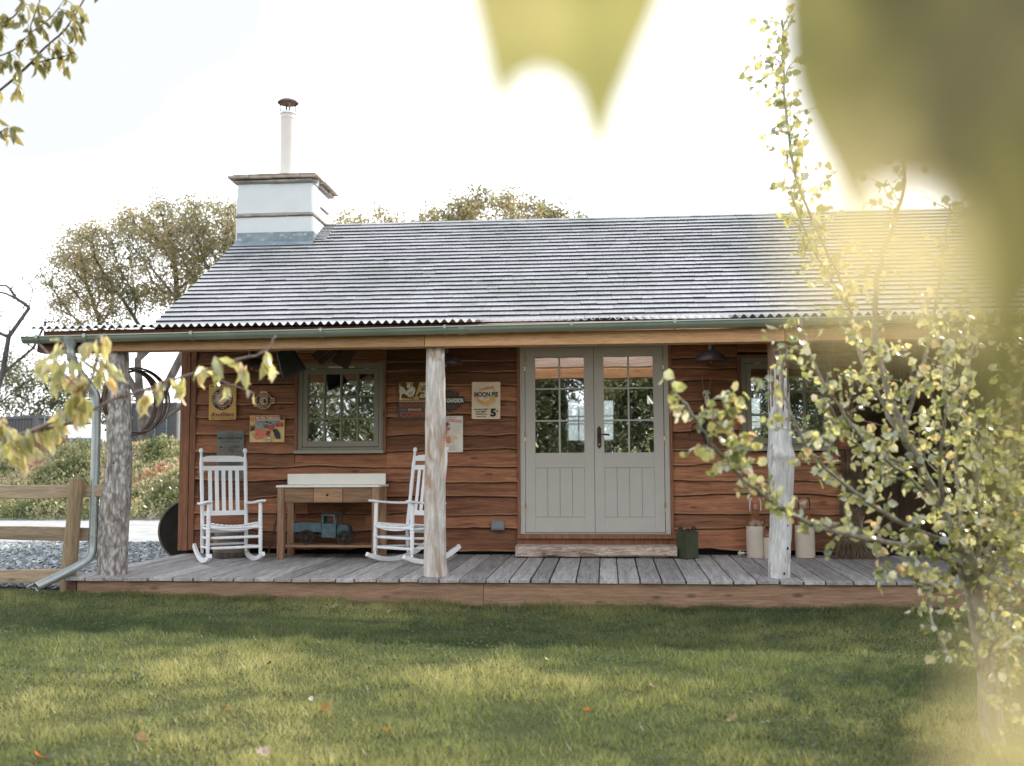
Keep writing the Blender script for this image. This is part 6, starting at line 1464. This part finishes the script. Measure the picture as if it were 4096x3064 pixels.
# unseen tree added past the right end of the deck to shade the lawn
hx, hy = 6.3, -3.3
tree('shade_tree', 'dense dark tree added out of view past the right end of the deck to shade the lawn', (hx, hy, -.3), [[(hx, hy, -.3), (hx, hy, .8), (hx + .1, hy, 1.6)], [(hx, hy, .8), (hx - .8, hy, 1.7)], [(hx, hy, .8), (hx + .6, hy + .5, 1.9)]],
     [((hx, hy, 3.0), (2.2, 2.0, 1.6)), ((hx - 1.1, hy - .3, 1.9), (1.3, 1.3, 1.2)), ((hx - .2, hy + .4, 1.0), (1.5, 1.2, 1.1))], 420, 12000, .085, greenleaf, oakbark, .22, 3, .36, 31, .009, .14, .45, .15, clump=.2)

# ---------------------------------------------------------------- apple tree in the right foreground, and the near sprigs
def stems(root, paths, radii, twigs, leafspec, lmat, bmat, seed, dens=1.0, names=('branches', 'leaves')):
    """Stems along given paths, side twigs grown off them, leaves along the twigs."""
    r = np.random.default_rng(seed); b = MB(); LP = []; LA = []; LS = []; LT = []
    for key, pts in paths.items():
        r0, r1 = radii.get(key, radii['*']); sp = smooth_path(pts, 2); n = len(sp)
        sp = [p + Vector(r.normal(0, min(.004, r0 * .25), 3)) for p in sp]
        b.tube(sp, [(r0 + (r1 - r0) * i / (n - 1)) * (1 + .18 * r.normal()) for i in range(n)], 9)
        if key not in twigs: continue
        per, lmin, lmax, start, lpt = twigs[key]; per /= dens; lpt *= 1 + (dens - 1) * .25
        L = sum((q - p).length for p, q in zip(sp, sp[1:])); acc = 0; nxt = r.uniform(0, per)
        for i in range(n - 1):
            seg = sp[i + 1] - sp[i]; acc += seg.length
            while nxt < acc:
                f = 1 - (acc - nxt) / max(seg.length, 1e-6); p0 = sp[i] + seg * f; nxt += per * r.uniform(.5, 1.5)
                if nxt / L < start: continue
                sd, t, a = frame_of(seg); an = r.uniform(0, 6.28); out = (sd * math.cos(an) + t * math.sin(an)) * 1.0 + a * r.uniform(.3, .9) + Vector((0, 0, leafspec.get('lift', .15)))
                out.normalize(); ln = r.uniform(lmin, lmax); q = [p0]; dcur = out.copy(); m = 5
                for k in range(m): dcur = (dcur + Vector(r.normal(0, .22, 3)) + Vector((0, 0, leafspec.get('droop', 0)))).normalized(); q.append(q[-1] + dcur * ln / m)
                b.tube(q, [leafspec['tw'] * (1 - .6 * k / m) for k in range(m + 1)], 5)
                for k in range(1, m + 1):
                    for _ in range(int(lpt) + (r.random() < lpt % 1)):
                        c = q[k] + Vector(r.normal(0, .008, 3)); LP.append(c); d = (dcur * .5 + Vector(r.normal(0, .65, 3)) + Vector((0, 0, leafspec.get('hang', -.35)))); LA.append(d); LS.append(leafspec['size'] * r.uniform(.5, 1.25)); LT.append(r.random())
    b.build(names[0], bmat, root, smooth=60, at=root.location)
    if LP:
        LP = np.array([tuple(p) for p in LP]) - np.array(root.location)
        leaves(names[1], LP, np.array([tuple(d) for d in LA]), np.array(LS), r.uniform(-3, 3, len(LP)), np.array(LT), leafspec['tpl'], lmat, root)
appleleaf = leaf_mat('apple leaves', [(0, (.10, .135, .05)), (.22, (.22, .25, .09)), (.45, (.44, .44, .18)), (.7, (.58, .55, .26)), (.9, (.64, .57, .30)), (1, (.62, .42, .24))], .58, .20, .25)  # darkest tones stand in for leaves lying in shade
applebark = bark('apple bark', (.20, .175, .14), (.46, .42, .36), 18, .5, .4, .6)
ap = tag(empty('apple_tree', (APPLE['t'][0][0], APPLE['t'][0][1], -.25)), 'young many stemmed tree with yellow green leaves in the right foreground', 'tree')
APPLE['t'] = [[APPLE['t'][0][0], APPLE['t'][0][1], -.27]] + APPLE['t'][1:]
stems(ap, APPLE, {'*': (.011, .004), 't': (.060, .038), 's1': (.022, .006), 's1b': (.013, .004), 's1c': (.006, .003), 's2': (.012, .004), 'l1': (.013, .0045), 'l1b': (.006, .003), 'l2': (.012, .0045), 'l3': (.010, .004), 's3': (.013, .005), 's4': (.011, .005), 's5': (.011, .004), 's6': (.012, .004), 's7': (.010, .004), 's8': (.006, .003), 's9': (.010, .004), 's10': (.010, .004), 's11': (.007, .003), 's12': (.006, .003), 'dr': (.008, .003)},
      {'s1': (.075, .10, .32, .2, .9), 's1b': (.042, .06, .22, .12, 1.3), 's1c': (.05, .06, .2, .1, 1.3), 's2': (.05, .10, .34, .1, 1.0), 'l1': (.07, .04, .14, .12, 1.0), 'l1b': (.03, .03, .09, .1, 1.6), 'l2': (.055, .06, .22, .05, 1.1), 'l3': (.055, .08, .25, .1, 1.1), 'dr': (.07, .03, .1, .1, 1.0), 's3': (.045, .10, .34, .0, 1.4), 's4': (.042, .10, .34, .0, 1.4), 's5': (.05, .10, .34, .1, 1.2), 's6': (.045, .10, .34, .0, 1.3), 't': (.05, .1, .35, .45, 1.6), 's7': (.045, .08, .28, 0, 1.5), 's8': (.045, .06, .2, 0, 1.5), 's9': (.05, .08, .28, .05, 1.3), 's10': (.045, .08, .3, 0, 1.5), 's11': (.055, .06, .2, .1, 1.2), 's12': (.07, .04, .14, .1, 1.0)},
      {'size': .042, 'tw': .0028, 'tpl': ROUND8, 'lift': .25, 'hang': -.45}, appleleaf, applebark, 77, dens=1.5)
sprigleaf = leaf_mat('sprig leaves', [(0, (.26, .27, .11)), (.35, (.48, .46, .20)), (.8, (.62, .57, .30)), (1, (.62, .42, .26))], .55, .14, .3)
redbark = bark('reddish twig', (.20, .12, .10), (.48, .38, .36), 30, .2, .5, .4)
sg_ = tag(empty('leafy_sprig', tuple(SPRIG['a'][0])), 'drooping reddish sprig of yellow leaves crossing the left porch post', 'branch')
stems(sg_, SPRIG, {'*': (.0048, .0026), 'a': (.009, .004), 'b': (.007, .0036)}, {'a': (.045, .04, .10, .15, 1.25), 'b': (.085, .02, .06, .45, 1.5), 'c': (.1, .02, .04, .5, .6), 'd': (.045, .03, .08, .1, 1.2), 'e': (.05, .03, .08, .1, 1.2), 'f': (.04, .03, .08, 0, 1.4)}, {'size': .078, 'tw': .0032, 'tpl': LONG8, 'lift': .0, 'droop': -.25, 'hang': -1.6}, sprigleaf, redbark, 88)
tw_ = tag(empty('hanging_twigs', tuple(TOPTWIG['a'][0])), 'thin dark twigs with olive leaves against the sky, top left corner', 'branch')
topleaf = leaf_mat('olive twig leaves', [(0, (.12, .12, .045)), (.5, (.26, .24, .08)), (1, (.42, .34, .13))], .4, .06, .3)
stems(tw_, TOPTWIG, {'*': (.0045, .002), 'a': (.0065, .003)}, {'a': (.06, .04, .12, .1, 1.0), 'b': (.055, .04, .12, .0, 1.1), 'c': (.06, .04, .1, 0, 1.0), 'd': (.05, .04, .1, 0, 1.2), 'e': (.09, .03, .06, 0, .8), 'f': (.06, .03, .08, 0, .9)}, {'size': .072, 'tw': .0022, 'tpl': LONG8, 'lift': .0, 'droop': -.2, 'hang': -1.3}, topleaf, bark('dark twig', (.04, .035, .03), (.11, .09, .08), 30, .2), 99)

# maple leaves hanging close to the lens
mapleA = leaf_mat('maple leaf olive', [(0, (.085, .075, .032)), (.5, (.16, .145, .055)), (1, (.30, .27, .10))], .4, .02)
mapleB = leaf_mat('maple leaf gold', [(0, (.58, .47, .25)), (1, (.74, .62, .38))], .6, .02)
camp = Vector((0, -11.466, 1.004))
def near_leaf(root, key, mat, tilt=0.0, cup=.06):
    pts = [Vector(p) for p in NEAR[key]]; c = sum(pts, Vector()) / len(pts)
    bm = bmesh.new(); vd = (c - camp).normalized(); vs = []
    for p in pts:
        w = tilt * (p.z - c.z) + tilt * .5 * (p.x - c.x); vs.append(bm.verts.new(p + vd * w - Vector(root.location)))
    f = bm.faces.new(vs); bmesh.ops.triangulate(bm, faces=[f]); bmesh.ops.subdivide_edges(bm, edges=bm.edges, cuts=4, use_grid_fill=True)
    me = bpy.data.meshes.new('leaf'); 
    tl = bm.verts.layers.float.new('tone')
    for v in bm.verts: q = v.co + Vector(root.location) - c; v[tl] = min(1, max(0, .5 + .9 * float(vnoise(q.x * 26 + 3, q.z * 14 + 7, 5) - .5) + .6 * float(vnoise(q.x * 80, q.z * 60, 9) - .5))); v.co += vd * cup * ((v.co + Vector(root.location) - c).length ** 2) * 3
    bm.to_mesh(me); bm.free(); return link('leaf', me, mat, root)
def near_twig(root, keys, far):
    b = MB(); far = Vector(far)
    for k in keys:
        pts = sorted((Vector(p) for p in NEAR[k]), key=lambda p: (p - far).length)[:2]; a = (pts[0] + pts[1]) / 2
        b.tube([a, a.lerp(far, .35) + Vector((.006, 0, .012)), a.lerp(far, .7) + Vector((.004, .004, .01)), far], [.0008, .0011, .0014, .002], 6)
    part(b, 'twig', 'rust', root)
ml = tag(empty('maple_branch', (.20, -10.95, 1.30)), 'big olive maple leaves blurred close to the lens, top right', 'branch')
near_leaf(ml, 'A', mapleA, .3); near_leaf(ml, 'E', mapleA, .2); near_leaf(ml, 'F', mapleB, .2); near_leaf(ml, 'B', mapleB, .2); near_leaf(ml, 'H', mapleB, .2)
near_twig(ml, ('A', 'E', 'F', 'B', 'H'), (.32, -11.0, 1.42))
ml = tag(empty('maple_branch', (.02, -10.95, 1.30)), 'yellow green two pointed maple leaf blurred close to the lens, top centre', 'branch')
near_leaf(ml, 'D', leaf_mat('maple leaf yellow green', [(0, (.25, .25, .085)), (.6, (.42, .38, .15)), (1, (.52, .44, .22))], .55, .02), .25); near_leaf(ml, 'G', mapleA, .2)
near_twig(ml, ('D', 'G'), (.10, -11.05, 1.40))
ml = tag(empty('maple_branch', (.12, -11.2, .9)), 'golden leaf blurred to a haze close to the lens, bottom right', 'branch')
near_leaf(ml, 'C', mapleB, .2)
near_twig(ml, ('C',), (.16, -11.3, .95))
# ================================================================ CAMERA, LIGHT, SKY
yaw, pitch, roll = .0893377663, .0789857233, .00441695319
cp, sp, cy_, sy_ = math.cos(pitch), math.sin(pitch), math.cos(yaw), math.sin(yaw)
Fv = Vector((-sy_ * cp, cy_ * cp, sp)); R0 = Vector((cy_, sy_, 0)); U0 = R0.cross(Fv)
Rv = R0 * math.cos(roll) - U0 * math.sin(roll); Uv = U0 * math.cos(roll) + R0 * math.sin(roll)
cd = bpy.data.cameras.new('camera'); cam = bpy.data.objects.new('camera', cd); COL.objects.link(cam)
cam.matrix_world = Matrix((( Rv.x, Uv.x, -Fv.x, 0), (Rv.y, Uv.y, -Fv.y, -11.4660052), (Rv.z, Uv.z, -Fv.z, 1.00405509), (0, 0, 0, 1)))
cd.sensor_width = 36; cd.lens = 4200 / 4096 * 36; cd.clip_start = .02; cd.clip_end = 1500
cd.dof.use_dof = True; cd.dof.focus_distance = 10.2; cd.dof.aperture_fstop = 2.0; cd.dof.aperture_blades = 9
scene.camera = cam
SUN = Vector((.62, .48, .62)).normalized()
ld = bpy.data.lights.new('sun', 'SUN'); ld.energy = 5.0; ld.angle = R(.5); ld.color = (1, .92, .80)
lo = bpy.data.objects.new('sun', ld); COL.objects.link(lo); lo.rotation_euler = SUN.to_track_quat('Z', 'Y').to_euler(); lo.location = SUN * 30
wd = bpy.data.worlds.new('World'); scene.world = wd; wd.use_nodes = True; nt = wd.node_tree; nt.nodes.clear()
def wn(t, **k):
    n = nt.nodes.new('ShaderNode' + t)
    for a, b in k.items(): setattr(n, a, b)
    return n
out = wn('OutputWorld'); bg = wn('Background'); bg.inputs['Strength'].default_value = .15
sky = wn('TexSky', sky_type='NISHITA', sun_disc=False); sky.sun_elevation = math.asin(SUN.z); sky.sun_rotation = math.atan2(SUN.x, SUN.y); sky.dust_density = 2.5; sky.air_density = 1.0
tc = wn('TexCoord'); dt = wn('VectorMath', operation='DOT_PRODUCT'); dt.inputs[1].default_value = Vector((.35, .93, .10)).normalized()
nt.links.new(tc.outputs['Generated'], dt.inputs[0])
rp = wn('ValToRGB'); nt.links.new(dt.outputs['Value'], rp.inputs['Fac'])
e = rp.color_ramp.elements; e[0].position = .0; e[0].color = (.86, .87, .88, 1); e[1].position = .80; e[1].color = (1, 1, 1, 1)
mp = wn('Mapping'); mp.inputs['Scale'].default_value = (1.2, 1.2, 4.5); mp.inputs['Rotation'].default_value = (.2, .35, 0); nt.links.new(tc.outputs['Generated'], mp.inputs['Vector'])
nz = wn('TexNoise'); nz.inputs['Scale'].default_value = 1.6; nz.inputs['Detail'].default_value = 5; nt.links.new(mp.outputs['Vector'], nz.inputs['Vector'])
cr = wn('ValToRGB'); nt.links.new(nz.outputs['Fac'], cr.inputs['Fac']); e = cr.color_ramp.elements; e[0].position = .36; e[0].color = (.75, .75, .75, 1); e[1].position = .56; e[1].color = (1, 1, 1, 1)
cl = wn('Mix', data_type='RGBA', blend_type='MULTIPLY'); cl.inputs[0].default_value = 1; sx = wn('SeparateXYZ'); nt.links.new(tc.outputs['Generated'], sx.inputs[0]); zr_ = wn('ValToRGB'); nt.links.new(sx.outputs['Z'], zr_.inputs['Fac'])
e = zr_.color_ramp.elements; e[0].position = .38; e[0].color = (1, 1, 1, 1); e[1].position = .85; e[1].color = (.38, .41, .46, 1)
zm = wn('Mix', data_type='RGBA', blend_type='MULTIPLY'); zm.inputs[0].default_value = 1; nt.links.new(rp.outputs['Color'], zm.inputs[6]); nt.links.new(zr_.outputs['Color'], zm.inputs[7]); nt.links.new(zm.outputs[2], cl.inputs[6]); cl.inputs[7].default_value = (18.0, 18.3, 18.7, 1)
mx = wn('Mix', data_type='RGBA'); nt.links.new(cr.outputs['Color'], mx.inputs[0]); nt.links.new(sky.outputs['Color'], mx.inputs[6]); nt.links.new(cl.outputs[2], mx.inputs[7])
bd_ = wn('VectorMath', operation='DOT_PRODUCT'); bd_.inputs[1].default_value = (-.4558, .7849, .4197); nt.links.new(tc.outputs['Generated'], bd_.inputs[0])
ad_ = wn('Math', operation='MULTIPLY_ADD'); nt.links.new(nz.outputs['Fac'], ad_.inputs[0]); ad_.inputs[1].default_value = .03; nt.links.new(bd_.outputs['Value'], ad_.inputs[2])
br_ = wn('ValToRGB'); nt.links.new(ad_.outputs[0], br_.inputs['Fac']); e = br_.color_ramp.elements; e[0].position = .990; e[0].color = (0, 0, 0, 1); e[1].position = 1.012; e[1].color = (1, 1, 1, 1)
bm_ = wn('Mix', data_type='RGBA'); nt.links.new(br_.outputs['Color'], bm_.inputs[0]); nt.links.new(mx.outputs[2], bm_.inputs[6]); bm_.inputs[7].default_value = (6.42, 6.62, 6.72, 1)
nt.links.new(bm_.outputs[2], bg.inputs['Color']); nt.links.new(bg.outputs[0], out.inputs['Surface'])
scene.view_settings.view_transform = 'Standard'; scene.view_settings.look = 'None'; scene.view_settings.exposure = 0
scene.render.engine = 'CYCLES'
cy = scene.cycles; cy.max_bounces = 8; cy.diffuse_bounces = 4; cy.glossy_bounces = 4; cy.transmission_bounces = 6; cy.transparent_max_bounces = 12; cy.use_denoising = True; cy.use_adaptive_sampling = False; cy.sample_clamp_indirect = 6; cy.caustics_reflective = False; cy.caustics_refractive = False
